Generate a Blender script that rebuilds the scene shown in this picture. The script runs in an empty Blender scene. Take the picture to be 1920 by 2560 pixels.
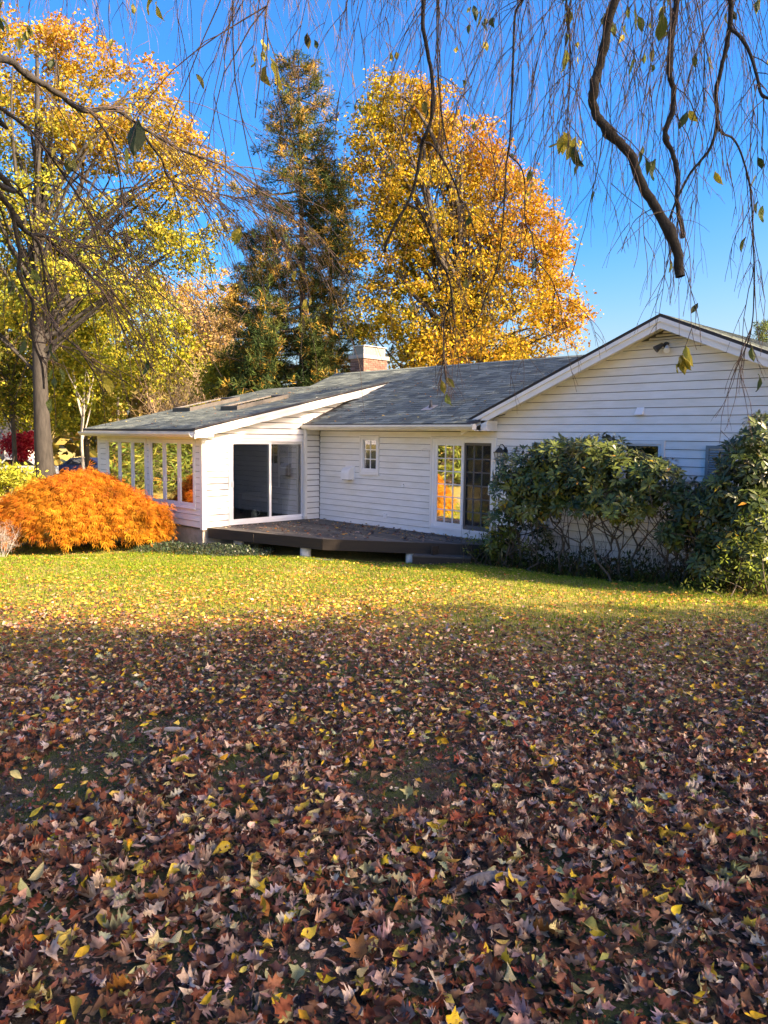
import bpy, math, random
import numpy as np
from mathutils import Matrix, Vector
rng = np.random.default_rng(11)
random.seed(5)
sc = bpy.context.scene
COL = sc.collection

# ---------------------------------------------------------------- camera (calibrated from the house's own lines)
F_PX = 1901.76
C = np.array([15.99328, -13.47032, 2.22956])
YAW, PITCH, ROLL = 0.7857, -0.0975, 0.0130
fw = np.array([-math.cos(YAW)*math.cos(PITCH), math.sin(YAW)*math.cos(PITCH), math.sin(PITCH)])
r0 = np.array([math.sin(YAW), math.cos(YAW), 0.0]); u0 = np.cross(r0, fw)
RT = math.cos(ROLL)*r0 + math.sin(ROLL)*u0
UP = -math.sin(ROLL)*r0 + math.cos(ROLL)*u0
FH = np.array([-math.cos(YAW), math.sin(YAW), 0.0])
RH = np.array([math.sin(YAW), math.cos(YAW), 0.0])
cam = bpy.data.cameras.new('camera'); camo = bpy.data.objects.new('camera', cam); COL.objects.link(camo)
camo.matrix_world = Matrix(((RT[0], UP[0], -fw[0], C[0]), (RT[1], UP[1], -fw[1], C[1]), (RT[2], UP[2], -fw[2], C[2]), (0, 0, 0, 1)))
cam.sensor_fit = 'VERTICAL'; cam.sensor_height = 36.0; cam.lens = F_PX/2560*36.0
cam.clip_start = 0.05; cam.clip_end = 2000
sc.camera = camo
# ---------------------------------------------------------------- sky, sun, exposure
SUN = np.array([0.81, 0.254, 0.53]); SUN /= np.linalg.norm(SUN)
elev = math.asin(SUN[2])
w = bpy.data.worlds.new('World'); sc.world = w; w.use_nodes = True
nt = w.node_tree; bg = nt.nodes['Background']
sky = nt.nodes.new('ShaderNodeTexSky'); sky.sky_type = 'NISHITA'; sky.sun_disc = False
sky.sun_elevation = elev; sky.sun_rotation = math.atan2(SUN[0], SUN[1])
sky.altitude = 0; sky.air_density = 1.0; sky.dust_density = 4.6; sky.ozone_density = 6.0
hsv = nt.nodes.new('ShaderNodeHueSaturation'); hsv.inputs['Saturation'].default_value = 1.5; hsv.inputs['Hue'].default_value = 0.512
nt.links.new(sky.outputs[0], hsv.inputs['Color']); nt.links.new(hsv.outputs[0], bg.inputs[0]); bg.inputs[1].default_value = 0.15
sun = bpy.data.lights.new('sun', 'SUN'); sun.energy = 4.3; sun.angle = math.radians(0.53); sun.color = (1.0, 0.95, 0.88)
suno = bpy.data.objects.new('sun', sun); COL.objects.link(suno)
suno.rotation_euler = Vector((-SUN[0], -SUN[1], -SUN[2])).to_track_quat('-Z', 'Y').to_euler()
sc.view_settings.view_transform = 'Standard'; sc.view_settings.look = 'None'
sc.view_settings.use_white_balance = True; sc.view_settings.white_balance_temperature = 10800; sc.view_settings.white_balance_tint = 19
sc.view_settings.exposure = 2.0; sc.view_settings.gamma = 1.0
sc.render.engine = 'CYCLES'
sc.cycles.max_bounces = 8; sc.cycles.transparent_max_bounces = 12
sc.cycles.diffuse_bounces = 4; sc.cycles.glossy_bounces = 3; sc.cycles.transmission_bounces = 4
sc.cycles.use_denoising = True

# ---------------------------------------------------------------- pixel helpers (1920 x 2560 photograph)
def ray(x, y): return fw + RT*(x-960)/F_PX + UP*(1280-y)/F_PX
def at(x, y, d): return C + ray(x, y)*d
def hit(x, y, ax, v):
    d = ray(x, y); return C + d*((v-C[ax])/d[ax])
def proj(P):
    P = np.atleast_2d(P); d = P-C; wz = d@fw
    return 960+F_PX*(d@RT)/wz, 1280-F_PX*(d@UP)/wz, wz

# ---------------------------------------------------------------- materials
MATS = {}
def nodes_of(name):
    m = bpy.data.materials.new(name); m.use_nodes = True
    t = m.node_tree; p = t.nodes['Principled BSDF']
    MATS[name] = m
    return m, t, p
def N(t, ty, **k):
    n = t.nodes.new(ty)
    for a, b in k.items(): setattr(n, a, b)
    return n
def noise(t, scale, detail=4, coord='Object', rough=.55, sc3=None):
    tc = N(t, 'ShaderNodeTexCoord'); nz = N(t, 'ShaderNodeTexNoise')
    nz.inputs['Scale'].default_value = scale; nz.inputs['Detail'].default_value = detail; nz.inputs['Roughness'].default_value = rough
    if sc3:
        mp = N(t, 'ShaderNodeMapping'); mp.inputs['Scale'].default_value = sc3
        t.links.new(tc.outputs[coord], mp.inputs[0]); t.links.new(mp.outputs[0], nz.inputs['Vector'])
    else: t.links.new(tc.outputs[coord], nz.inputs['Vector'])
    return nz.outputs['Fac']
def ramp(t, fac, stops):
    r = N(t, 'ShaderNodeValToRGB'); e = r.color_ramp.elements
    while len(e) < len(stops): e.new(0.5)
    for i, (p, c) in enumerate(stops):
        e[i].position = p; e[i].color = tuple(c)+(1,)
    t.links.new(fac, r.inputs[0]); return r.outputs[0]
def mixc(t, fac, a, b, mode='MIX'):
    m = N(t, 'ShaderNodeMix', data_type='RGBA', blend_type=mode)
    for sock, v in ((m.inputs[0], fac), (m.inputs[6], a), (m.inputs[7], b)):
        if isinstance(v, (int, float)): sock.default_value = v
        elif isinstance(v, tuple): sock.default_value = v+(1,) if len(v) == 3 else v
        else: t.links.new(v, sock)
    return m.outputs[2]
def bump(t, p, h, strength=.3, dist=.01):
    b = N(t, 'ShaderNodeBump'); b.inputs['Strength'].default_value = strength; b.inputs['Distance'].default_value = dist
    t.links.new(h, b.inputs['Height']); t.links.new(b.outputs[0], p.inputs['Normal'])
def plain(name, c1, c2=None, rough=.6, scale=6, metal=0, bmp=0, sc3=None, coord='Object'):
    m, t, p = nodes_of(name)
    if c2 is None: c2 = tuple(v*.8 for v in c1)
    f = noise(t, scale, 5, coord, sc3=sc3)
    t.links.new(ramp(t, f, [(.3, c2), (.7, c1)]), p.inputs['Base Color'])
    p.inputs['Roughness'].default_value = rough; p.inputs['Metallic'].default_value = metal
    if bmp: bump(t, p, f, bmp)
    return m
def siding_mat(name, base):
    m, t, p = nodes_of(name)
    oi = N(t, 'ShaderNodeObjectInfo')
    a = noise(t, 1.3, 5, 'Object', .6, (1, 1, 3))
    c = ramp(t, a, [(.25, tuple(v*x for v, x in zip(base, (.90, .88, .82)))), (.55, base)])
    b = noise(t, 9, 3, 'Object', .6, (.25, .25, 2))
    c = mixc(t, .35, c, ramp(t, b, [(.35, (.80, .79, .76)), (.6, (1, 1, 1))]), 'MULTIPLY')
    hv = ramp(t, oi.outputs['Random'], [(0, (.93, .93, .93)), (1, (1, 1, 1))])
    c = mixc(t, 1.0, c, hv, 'MULTIPLY')
    t.links.new(c, p.inputs['Base Color']); p.inputs['Roughness'].default_value = .5
    bump(t, p, noise(t, 60, 2, 'Object', .5, (.05, .05, 1)), .15, .002)
    return m
def foliage(name, transl=.4, gloss=.0, rough=.4, blot=0):
    m, t, p = nodes_of(name); t.nodes.remove(p)
    out = t.nodes['Material Output']
    at_ = N(t, 'ShaderNodeAttribute', attribute_name='col')
    d = N(t, 'ShaderNodeBsdfDiffuse'); tr = N(t, 'ShaderNodeBsdfTranslucent'); mx = N(t, 'ShaderNodeMixShader')
    csrc = at_.outputs[0]
    if blot: csrc = mixc(t, .85, csrc, ramp(t, noise(t, blot, 5, 'Object', .65), [(.33, (.42, .36, .32)), (.5, (.92, .9, .88)), (.68, (1.25, 1.2, 1.15))]), 'MULTIPLY')
    t.links.new(csrc, d.inputs[0]); t.links.new(csrc, tr.inputs[0])
    mx.inputs[0].default_value = transl
    t.links.new(d.outputs[0], mx.inputs[1]); t.links.new(tr.outputs[0], mx.inputs[2])
    o = mx.outputs[0]
    if gloss:
        g = N(t, 'ShaderNodeBsdfGlossy'); g.inputs['Roughness'].default_value = rough
        fr = N(t, 'ShaderNodeFresnel'); fr.inputs[0].default_value = 1.45
        ml = N(t, 'ShaderNodeMath', operation='MULTIPLY'); ml.inputs[1].default_value = gloss
        t.links.new(fr.outputs[0], ml.inputs[0])
        m2 = N(t, 'ShaderNodeMixShader'); t.links.new(ml.outputs[0], m2.inputs[0])
        t.links.new(o, m2.inputs[1]); t.links.new(g.outputs[0], m2.inputs[2]); o = m2.outputs[0]
    t.links.new(o, out.inputs[0]); return m
def leaf_mat(name, c, transl=.3):
    """one coloured leaf, veined and blotched, for leaves that are objects"""
    m, t, p = nodes_of(name); t.nodes.remove(p); out = t.nodes['Material Output']
    oi = N(t, 'ShaderNodeObjectInfo')
    hs = N(t, 'ShaderNodeHueSaturation'); hs.inputs['Color'].default_value = tuple(c)+(1,)
    mr = N(t, 'ShaderNodeMapRange'); mr.inputs[3].default_value = .55; mr.inputs[4].default_value = 1.35
    t.links.new(oi.outputs['Random'], mr.inputs[0]); t.links.new(mr.outputs[0], hs.inputs['Value'])
    cc = mixc(t, .8, hs.outputs[0], ramp(t, noise(t, 45, 4), [(.36, (.5, .4, .33)), (.56, (1, 1, 1))]), 'MULTIPLY')
    d = N(t, 'ShaderNodeBsdfPrincipled'); d.inputs['Roughness'].default_value = .55
    tr = N(t, 'ShaderNodeBsdfTranslucent'); mx = N(t, 'ShaderNodeMixShader'); mx.inputs[0].default_value = transl
    t.links.new(cc, d.inputs['Base Color']); t.links.new(cc, tr.inputs[0])
    t.links.new(d.outputs[0], mx.inputs[1]); t.links.new(tr.outputs[0], mx.inputs[2]); t.links.new(mx.outputs[0], out.inputs[0])
    return m
def bark_mat(name, c1, c2, scale=14, z=.25):
    m, t, p = nodes_of(name)
    f = noise(t, scale, 6, 'Object', .65, (1, 1, z))
    t.links.new(ramp(t, f, [(.32, c2), (.68, c1)]), p.inputs['Base Color']); p.inputs['Roughness'].default_value = .85
    bump(t, p, f, .6, .02); return m
def glass_mat(name, tint=(.86, .9, .9), refl=1.0):
    m, t, p = nodes_of(name); t.nodes.remove(p); out = t.nodes['Material Output']
    tr = N(t, 'ShaderNodeBsdfTransparent'); tr.inputs[0].default_value = tint+(1,)
    g = N(t, 'ShaderNodeBsdfGlossy'); g.inputs['Roughness'].default_value = .012
    fr = N(t, 'ShaderNodeFresnel'); fr.inputs[0].default_value = 1.62
    b = N(t, 'ShaderNodeBump'); b.inputs['Strength'].default_value = .05; b.inputs['Distance'].default_value = .02
    t.links.new(noise(t, 2.2, 2), b.inputs['Height']); t.links.new(b.outputs[0], g.inputs['Normal'])
    ml = N(t, 'ShaderNodeMath', operation='MULTIPLY'); ml.inputs[1].default_value = refl; ml.use_clamp = True
    t.links.new(fr.outputs[0], ml.inputs[0])
    mx = N(t, 'ShaderNodeMixShader'); t.links.new(ml.outputs[0], mx.inputs[0])
    t.links.new(tr.outputs[0], mx.inputs[1]); t.links.new(g.outputs[0], mx.inputs[2]); t.links.new(mx.outputs[0], out.inputs[0])
    return m

M_SIDE = siding_mat('siding_paint', (.82, .81, .79))
M_LAPSHADE = plain('lap_shadow_backing', (.10, .095, .09), None, .9, 5)  # dark colour behind the open laps stands in for their shadow lines
M_TRIM = plain('trim_paint', (.80, .79, .77), (.70, .685, .65), .45, 3)
M_VINYL = plain('white_vinyl', (.82, .82, .82), (.76, .76, .76), .35, 2)
M_GUT = plain('gutter_metal', (.76, .74, .68), (.62, .60, .54), .4, 2.5)
M_GLASS = glass_mat('window_glass', (.72, .78, .78), 3.0)
M_GLASS2 = glass_mat('coated_glass', (.50, .55, .55), 2.3)
M_GLASS3 = glass_mat('door_glass', (.55, .60, .60), .55)
M_GLASS4 = glass_mat('casement_glass', (.30, .33, .33), 1.7)
M_SCREEN, t_, p_ = nodes_of('insect_screen'); t_.nodes.remove(p_)
_tr = N(t_, 'ShaderNodeBsdfTransparent'); _d = N(t_, 'ShaderNodeBsdfDiffuse'); _d.inputs[0].default_value = (.035, .035, .04, 1)
_mx = N(t_, 'ShaderNodeMixShader'); _mx.inputs[0].default_value = .40
t_.links.new(_tr.outputs[0], _mx.inputs[1]); t_.links.new(_d.outputs[0], _mx.inputs[2]); t_.links.new(_mx.outputs[0], t_.nodes['Material Output'].inputs[0])
M_DGREY = plain('dark_grey_metal', (.09, .095, .10), None, .4, 8)
M_BLACK = plain('black_metal', (.02, .02, .022), (.035, .033, .03), .45, 20)
M_SHUT = plain('shutter_paint', (.15, .215, .235), (.12, .18, .20), .5, 6)
M_INT = plain('interior_paint', (.28, .29, .27), (.22, .23, .21), .8, 2)
M_INTF = plain('interior_floor', (.12, .09, .07), None, .5, 3)
M_CURT = plain('curtain_cloth', (.6, .62, .68), (.42, .44, .5), .9, 5, sc3=(6, 6, .2))
M_CONC = plain('concrete', (.36, .34, .31), (.24, .225, .2), .9, 7, bmp=.3)
M_PIPE = plain('footing_tube', (.72, .70, .66), (.5, .47, .42), .7, 6)
M_DECK = plain('weathered_deck', (.115, .105, .088), (.05, .046, .042), .8, 5, bmp=.4, sc3=(.6, 4, 4))
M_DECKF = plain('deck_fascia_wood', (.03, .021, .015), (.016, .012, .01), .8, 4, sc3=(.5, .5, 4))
M_TAR = plain('drip_edge', (.035, .035, .04), None, .7, 8)
M_FLASH = plain('bright_flashing', (.6, .62, .66), (.45, .47, .5), .3, 4, metal=.6)
M_SKYF = plain('skylight_frame', (.045, .04, .038), (.07, .065, .06), .5, 6)
M_MORTAR = plain('mortar', (.42, .33, .28), (.33, .26, .22), .95, 20)
M_MESHG = None
def random_mat(name, stops, rough, island=False, nscale=40, nmix=.5):
    m, t, p = nodes_of(name)
    src = N(t, 'ShaderNodeNewGeometry').outputs['Random Per Island'] if island else N(t, 'ShaderNodeObjectInfo').outputs['Random']
    c = ramp(t, src, stops)
    nz = noise(t, nscale, 4)
    c = mixc(t, nmix, c, ramp(t, nz, [(.3, (.55, .55, .55)), (.7, (1.2, 1.2, 1.2))]), 'MULTIPLY')
    t.links.new(c, p.inputs['Base Color']); p.inputs['Roughness'].default_value = rough
    bump(t, p, nz, .3, .004); return m
SH = [(0, (.045, .066, .064)), (.35, (.070, .098, .094)), (.7, (.10, .132, .122)), (1, (.155, .195, .172))]
M_SHIN = random_mat('roof_shingle', SH, .9)
M_SHINI = random_mat('roof_shingle_field', SH, .9, True)
M_BRICK = random_mat('chimney_brick', [(0, (.13, .065, .052)), (.5, (.19, .10, .08)), (1, (.26, .15, .12))], .9)
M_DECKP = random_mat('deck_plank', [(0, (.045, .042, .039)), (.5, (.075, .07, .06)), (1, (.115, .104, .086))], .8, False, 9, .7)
M_F = foliage('tree_leaf', .32)
M_FS = foliage('laceleaf', .22)
M_FN = foliage('pine_needle', .2)
M_FR = foliage('rhododendron_leaf', .25, .9, .35)
M_LIT = foliage('fallen_leaf_litter', .18, .35, .5, 38)
M_GRASS = foliage('grass_blade', .4)
M_OAKB = bark_mat('oak_bark', (.04, .036, .033), (.012, .011, .010), 9)
M_PINEB = bark_mat('pine_bark', (.12, .08, .06), (.04, .028, .02), 9)
M_MAPB = bark_mat('maple_bark', (.085, .07, .055), (.03, .025, .02), 9)
M_CHB = bark_mat('cherry_bark', (.032, .027, .023), (.011, .0095, .009), 30, .6)
M_TWIG = bark_mat('cherry_twig', (.17, .11, .075), (.04, .025, .02), 12, .5)
M_PALE = bark_mat('pale_bark', (.42, .40, .36), (.2, .19, .17), 9)
M_STEM = bark_mat('shrub_stem', (.11, .082, .06), (.045, .034, .026), 20)

# ---------------------------------------------------------------- mesh helpers
def link(name, me, parent=None):
    o = bpy.data.objects.new(name, me); COL.objects.link(o)
    if parent is not None: o.parent = parent
    return o
def tag(o, label=None, cat=None, group=None, kind=None):
    if label: o['label'] = label
    if cat: o['category'] = cat
    if group: o['group'] = group
    if kind: o['kind'] = kind
    return o
def empty(name, loc, label, cat, group=None):
    o = bpy.data.objects.new(name, None); COL.objects.link(o); o.location = tuple(loc); o.empty_display_size = .2
    return tag(o, label, cat, group)
class MB:
    """collects polygons in world space, links them as one mesh"""
    def __init__(s): s.v = []; s.f = []
    def add(s, v, f):
        b = len(s.v); s.v += [tuple(float(c) for c in q) for q in v]; s.f += [tuple(b+i for i in q) for q in f]; return s
    def box(s, x0, x1, y0, y1, z0, z1):
        return s.hexa([(x0,y0,z0),(x1,y0,z0),(x1,y1,z0),(x0,y1,z0),(x0,y0,z1),(x1,y0,z1),(x1,y1,z1),(x0,y1,z1)])
    def hexa(s, p): return s.add(p, [(0,3,2,1),(4,5,6,7),(0,1,5,4),(1,2,6,5),(2,3,7,6),(3,0,4,7)])
    def slab(s, o, a, b, c):
        o, a, b, c = map(np.array, (o, a, b, c))
        return s.hexa([o, o+a, o+a+b, o+b, o+c, o+a+c, o+a+b+c, o+b+c])
    def prism(s, prof, o, a):
        """profile points (3d offsets) swept along a"""
        o = np.array(o, float); a = np.array(a, float); n = len(prof)
        v = [o+np.array(q) for q in prof]+[o+np.array(q)+a for q in prof]
        return s.add(v, [tuple(range(n))[::-1], tuple(range(n, 2*n))]+[(i, (i+1) % n, n+(i+1) % n, n+i) for i in range(n)])
    def cyl(s, o, axis, r0, r1=None, n=12, caps=True):
        r1 = r0 if r1 is None else r1
        o = np.array(o, float); a = np.array(axis, float); d = a/np.linalg.norm(a)
        t = np.array([0, 0, 1.]) if abs(d[2]) < .9 else np.array([1., 0, 0]); x = np.cross(d, t); x /= np.linalg.norm(x); y = np.cross(d, x)
        ring = [x*math.cos(k*2*math.pi/n)+y*math.sin(k*2*math.pi/n) for k in range(n)]
        v = [o+r0*q for q in ring]+[o+a+r1*q for q in ring]
        f = [(i, (i+1) % n, n+(i+1) % n, n+i) for i in range(n)]
        if caps: f += [tuple(range(n))[::-1], tuple(range(n, 2*n))]
        return s.add(v, f)
    def tube(s, pts, rad, n=6): 
        v, f = tube(np.array(pts, float), rad, n); return s.add(v, f)
    def mesh(s, name, mat):
        me = bpy.data.meshes.new(name); me.from_pydata(s.v, [], s.f); me.materials.append(mat); me.update(); return me
    def build(s, name, mat, parent=None, smooth=False, local=None):
        if parent is not None and local is None:
            L = parent
            off = np.array([0., 0., 0.])
            while L is not None: off += np.array(L.location); L = L.parent
            s.v = [tuple(np.array(q)-off) for q in s.v]
        me = s.mesh(name, mat)
        if smooth: me.polygons.foreach_set('use_smooth', [True]*len(me.polygons))
        return link(name, me, parent)
def tube(pts, rad, n=6, cap=True):
    pts = np.asarray(pts, float); m = len(pts)
    rad = np.broadcast_to(np.asarray(rad, float), (m,))
    d = np.gradient(pts, axis=0); d /= np.linalg.norm(d, axis=1)[:, None]+1e-9
    ref = np.array([.37, .21, .9]); 
    x = np.cross(d, ref); x /= np.linalg.norm(x, axis=1)[:, None]+1e-9; y = np.cross(d, x)
    a = np.arange(n)*2*math.pi/n
    V = pts[:, None, :]+rad[:, None, None]*(x[:, None, :]*np.cos(a)[None, :, None]+y[:, None, :]*np.sin(a)[None, :, None])
    V = V.reshape(-1, 3)
    f = []
    for i in range(m-1):
        for k in range(n):
            f.append((i*n+k, i*n+(k+1) % n, (i+1)*n+(k+1) % n, (i+1)*n+k))
    if cap: f += [tuple(range(n))[::-1], tuple(range((m-1)*n, m*n))]
    return V, f
def tubes_np(list_pts, list_rad, n=3):
    """many tubes without caps as one vertex / quad array"""
    VV = []; FF = []; b = 0
    for p, r in zip(list_pts, list_rad):
        m = len(p); d = np.gradient(p, axis=0); d /= np.linalg.norm(d, axis=1)[:, None]+1e-9
        x = np.cross(d, np.array([.37, .21, .9])); x /= np.linalg.norm(x, axis=1)[:, None]+1e-9; y = np.cross(d, x)
        a = np.arange(n)*2*math.pi/n; r = np.broadcast_to(np.asarray(r, float), (m,))
        V = (p[:, None, :]+r[:, None, None]*(x[:, None, :]*np.cos(a)[None, :, None]+y[:, None, :]*np.sin(a)[None, :, None])).reshape(-1, 3)
        i = np.arange(m-1)[:, None]*n; k = np.arange(n)[None, :]; k2 = (k+1) % n
        FF.append(np.stack([i+k, i+k2, i+n+k2, i+n+k], -1).reshape(-1, 4)+b); VV.append(V); b += len(V)
    return np.concatenate(VV), np.concatenate(FF)
def np_mesh(name, V, Fc, mat, cols=None, parent=None, smooth=False):
    V = np.asarray(V, np.float32); Fc = np.asarray(Fc, np.int32); k = Fc.shape[1]
    if parent is not None:
        off = np.array([0., 0., 0.]); L = parent
        while L is not None: off += np.array(L.location); L = L.parent
        V = V-off.astype(np.float32)
    me = bpy.data.meshes.new(name)
    me.vertices.add(len(V)); me.vertices.foreach_set('co', V.ravel())
    me.loops.add(Fc.size); me.loops.foreach_set('vertex_index', Fc.ravel())
    me.polygons.add(len(Fc)); me.polygons.foreach_set('loop_start', np.arange(len(Fc), dtype=np.int32)*k)
    me.polygons.foreach_set('loop_total', np.full(len(Fc), k, np.int32))
    if smooth: me.polygons.foreach_set('use_smooth', np.ones(len(Fc), bool))
    me.materials.append(mat)
    if cols is not None:
        a = me.color_attributes.new('col', 'FLOAT_COLOR', 'POINT')
        cc = np.ones((len(V), 4), np.float32); cc[:, :3] = cols; a.data.foreach_set('color', cc.ravel())
    me.update(calc_edges=True)
    return link(name, me, parent)
def rand_rot(n, r=rng):
    q = r.normal(size=(n, 4)); q /= np.linalg.norm(q, axis=1)[:, None]
    a, b, c, d = q.T
    R = np.empty((n, 3, 3))
    R[:, 0, 0] = 1-2*(c*c+d*d); R[:, 0, 1] = 2*(b*c-a*d); R[:, 0, 2] = 2*(b*d+a*c)
    R[:, 1, 0] = 2*(b*c+a*d); R[:, 1, 1] = 1-2*(b*b+d*d); R[:, 1, 2] = 2*(c*d-a*b)
    R[:, 2, 0] = 2*(b*d-a*c); R[:, 2, 1] = 2*(c*d+a*b); R[:, 2, 2] = 1-2*(b*b+c*c)
    return R
def scatter(TV, TF, pos, R, size, cols):
    """instances of a template (TV, TF) as arrays; size (n,) or (n,3)"""
    n = len(pos); size = np.asarray(size)
    if size.ndim == 1: size = size[:, None]
    P = TV[None]*size[:, None, :]
    V = np.einsum('nij,nkj->nki', R, P)+pos[:, None, :]
    k = len(TV); Fc = (TF[None]+(np.arange(n)*k)[:, None, None]).reshape(-1, TF.shape[1])
    return V.reshape(-1, 3), Fc, np.repeat(cols, k, axis=0)
def basis(fwd, up):
    """rotation matrices with local x = fwd, z ~ up"""
    x = fwd/(np.linalg.norm(fwd, axis=1)[:, None]+1e-9)
    y = np.cross(up, x); y /= np.linalg.norm(y, axis=1)[:, None]+1e-9
    z = np.cross(x, y)
    return np.stack([x, y, z], -1)
def vnoise(P, seed, freq):
    """cheap smooth noise in [-1, 1] from summed sines"""
    r = np.random.default_rng(seed); s = np.zeros(len(P))
    for k in range(7):
        d = r.normal(size=P.shape[1])*freq*(.6+.25*k); s += np.sin(P@d+r.uniform(0, 6.28))/(1+.25*k)
    return s/3.2
def pick(cols, n, wts=None, jit=.18, r=rng):
    cols = np.array(cols, float)
    if wts is not None: wts = np.array(wts, float)/sum(wts)
    c = cols[r.choice(len(cols), n, p=wts)]
    return np.clip(c*r.uniform(1-jit, 1+jit, (n, 1))*r.uniform(1-jit*.4, 1+jit*.4, (n, 3)), .004, .95)
TQ = (np.array([[0, 0, 0], [.5, -.32, .06], [1, 0, 0], [.5, .32, .06]]), np.array([[0, 1, 2, 3]]))

# ================================================================ THE GROUND
def ground(x, y):
    x = np.asarray(x, float); y = np.asarray(y, float)
    s = (x-C[0])*FH[0]+(y-C[1])*FH[1]
    z = .63-.0655*np.clip(s, -12, 17.4)
    z = z-.012*np.clip(s-17.4, 0, 60)
    n = .028*np.sin(1.3*x+.7*y)+.02*np.sin(2.3*y-.9*x+1.0)+.012*np.sin(4.1*x+2.2)*np.sin(3.7*y)
    return z+n
def axis_vals(lo, hi, flo, fhi, step):
    a = list(np.arange(flo, fhi+1e-6, step)); d = step
    while a[-1] < hi: d *= 1.25; a.append(min(a[-1]+d, hi))
    d = step
    while a[0] > lo: d *= 1.25; a.insert(0, max(a[0]-d, lo))
    return np.array(a)
gx = axis_vals(-160, 130, -9, 19, .22); gy = axis_vals(-110, 180, -15, 3, .22)
GX, GY = np.meshgrid(gx, gy, indexing='ij'); GZ = ground(GX, GY)
inh = (GX > -5.6) & (GX < 14) & (GY > .3) & (GY < 8); GZ = np.where(inh, GZ-.25, GZ)
ii = np.arange(GX.size).reshape(GX.shape)
Fg = np.stack([ii[:-1, :-1], ii[1:, :-1], ii[1:, 1:], ii[:-1, 1:]], -1).reshape(-1, 4)
m, t, p = nodes_of('lawn_soil')
n1 = noise(t, .9, 6, 'Object', .6); n2 = noise(t, 14, 5, 'Object', .65); n3 = noise(t, 3.2, 4)
n4 = noise(t, 75, 6, 'Object', .75)
soil = ramp(t, n4, [(.32, (.014, .010, .008)), (.52, (.055, .040, .028)), (.72, (.14, .108, .08))])
moss = ramp(t, n2, [(.3, (.018, .034, .008)), (.7, (.06, .10, .018))])
c = mixc(t, ramp(t, n3, [(.43, (0, 0, 0)), (.57, (1, 1, 1))]), soil, moss)
lfc = ramp(t, noise(t, 22, 5, 'Object', .7), [(.34, (.11, .13, .03)), (.45, (.17, .18, .04)), (.55, (.34, .24, .06)), (.68, (.46, .30, .08))])
av = N(t, 'ShaderNodeAttribute', attribute_name='cover')
c = mixc(t, av.outputs['Fac'], c, lfc)
t.links.new(c, p.inputs['Base Color']); p.inputs['Roughness'].default_value = .95
bump(t, p, n4, 1.0, .03)
lawn = np_mesh('lawn', np.stack([GX, GY, GZ], -1).reshape(-1, 3), Fg, m, smooth=True); pass
gd = np.hypot(GX-14.2, GY+11.8).ravel(); gcov = np.clip((gd-3.6)/3.0, 0, 1)
ca = lawn.data.color_attributes.new('cover', 'FLOAT_COLOR', 'POINT'); cb_ = np.ones((len(gd), 4), np.float32); cb_[:, :3] = gcov[:, None]; ca.data.foreach_set('color', cb_.ravel())
tag(lawn, 'sloping back lawn with moss and bare soil', kind='structure')

# ================================================================ THE HOUSE
EX = .152                       # siding exposure
LF = 3.648                      # sunroom front wall stands at y = -LF
XS = -5.57                      # sunroom left wall
house = empty('house', (0, 0, 0), 'white clapboard single storey house with grey shingle roof and sunroom', 'house')
def main_z(y): return 2.58+.42*(y+.55)
def shed_z(y): return 2.42+.227*(y+3.78)
def gab_z(x): return 4.45-.425*abs(x-9.75)
RIDGE_Y = 3.6
class Wall:
    """a wall plane: origin O, direction U along it, outward normal Nn; board profile grows outward"""
    def __init__(s, O, U, Nn, part): s.gap = .011; s.O, s.U, s.N, s.part = np.array(O, float), np.array(U, float), np.array(Nn, float), part
    def P(s, u, z, n): return s.O+s.U*u+np.array([0, 0, z])+s.N*n
    def board(s, a0, a1, b0, b1, z0, z1, lap=1):
        if a1-a0 < .015: return
        t0 = .026; t1 = .010
        P = s.P
        mb = MB().hexa([P(a0, z0, .001), P(a1, z0, .001), P(a1, z0, t0), P(a0, z0, t0), P(b0, z1, .001), P(b1, z1, .001), P(b1, z1, t1), P(b0, z1, t1)])
        mb.build('siding_board', M_SIDE, s.part)
    def course(s, z0, iv_bot, iv_top, holes):
        """one course from z0 to z0+EX between the two ends, cut round the holes (u0,u1,z0,z1)"""
        z1 = z0+EX-s.gap
        a0, a1 = iv_bot; b0, b1 = iv_top
        hs = sorted(h for h in holes if h[0] < a1 and h[1] > a0 and h[2] < z1-.01 and h[3] > z0+.01)
        cur0, cur0b = a0, b0
        for h in hs:
            s.board(cur0, h[0], cur0b, h[0], z0, z1)
            if h[3] < z1-.02: s.board(h[0], h[1], h[0], h[1], h[3], z1)
            elif h[2] > z0+.02: s.board(h[0], h[1], h[0], h[1], z0, h[2])
            cur0 = cur0b = h[1]
        s.board(cur0, a1, cur0b, b1, z0, z1)
def wall_sheet(name, wl, u0, u1, z0, z1, holes, th=.12, mat=None):
    """solid backing wall behind the boards, open at the holes"""
    us = sorted({u0, u1}|{v for h in holes for v in h[:2] if u0 < v < u1}); zs = sorted({z0, z1}|{v for h in holes for v in h[2:] if z0 < v < z1})
    mb = MB()
    for i in range(len(us)-1):
        for k in range(len(zs)-1):
            cu, cz = (us[i]+us[i+1])/2, (zs[k]+zs[k+1])/2
            if any(h[0] < cu < h[1] and h[2] < cz < h[3] for h in holes): continue
            P = wl.P
            a, b, c_, d = us[i], us[i+1], zs[k], zs[k+1]
            mb.hexa([P(a, c_, -th), P(b, c_, -th), P(b, c_, 0), P(a, c_, 0), P(a, d, -th), P(b, d, -th), P(b, d, 0), P(a, d, 0)])
    return mb
def part(name, mb, mat, parent=None, label=None, smooth=False):
    o = mb.build(name, mat, parent or house, smooth)
    if label: o['label'] = label
    return o
def subempty(name, label=None):
    o = bpy.data.objects.new(name, None); COL.objects.link(o); o.parent = house; o.empty_display_size = .1
    if label: o['label'] = label
    return o

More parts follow.
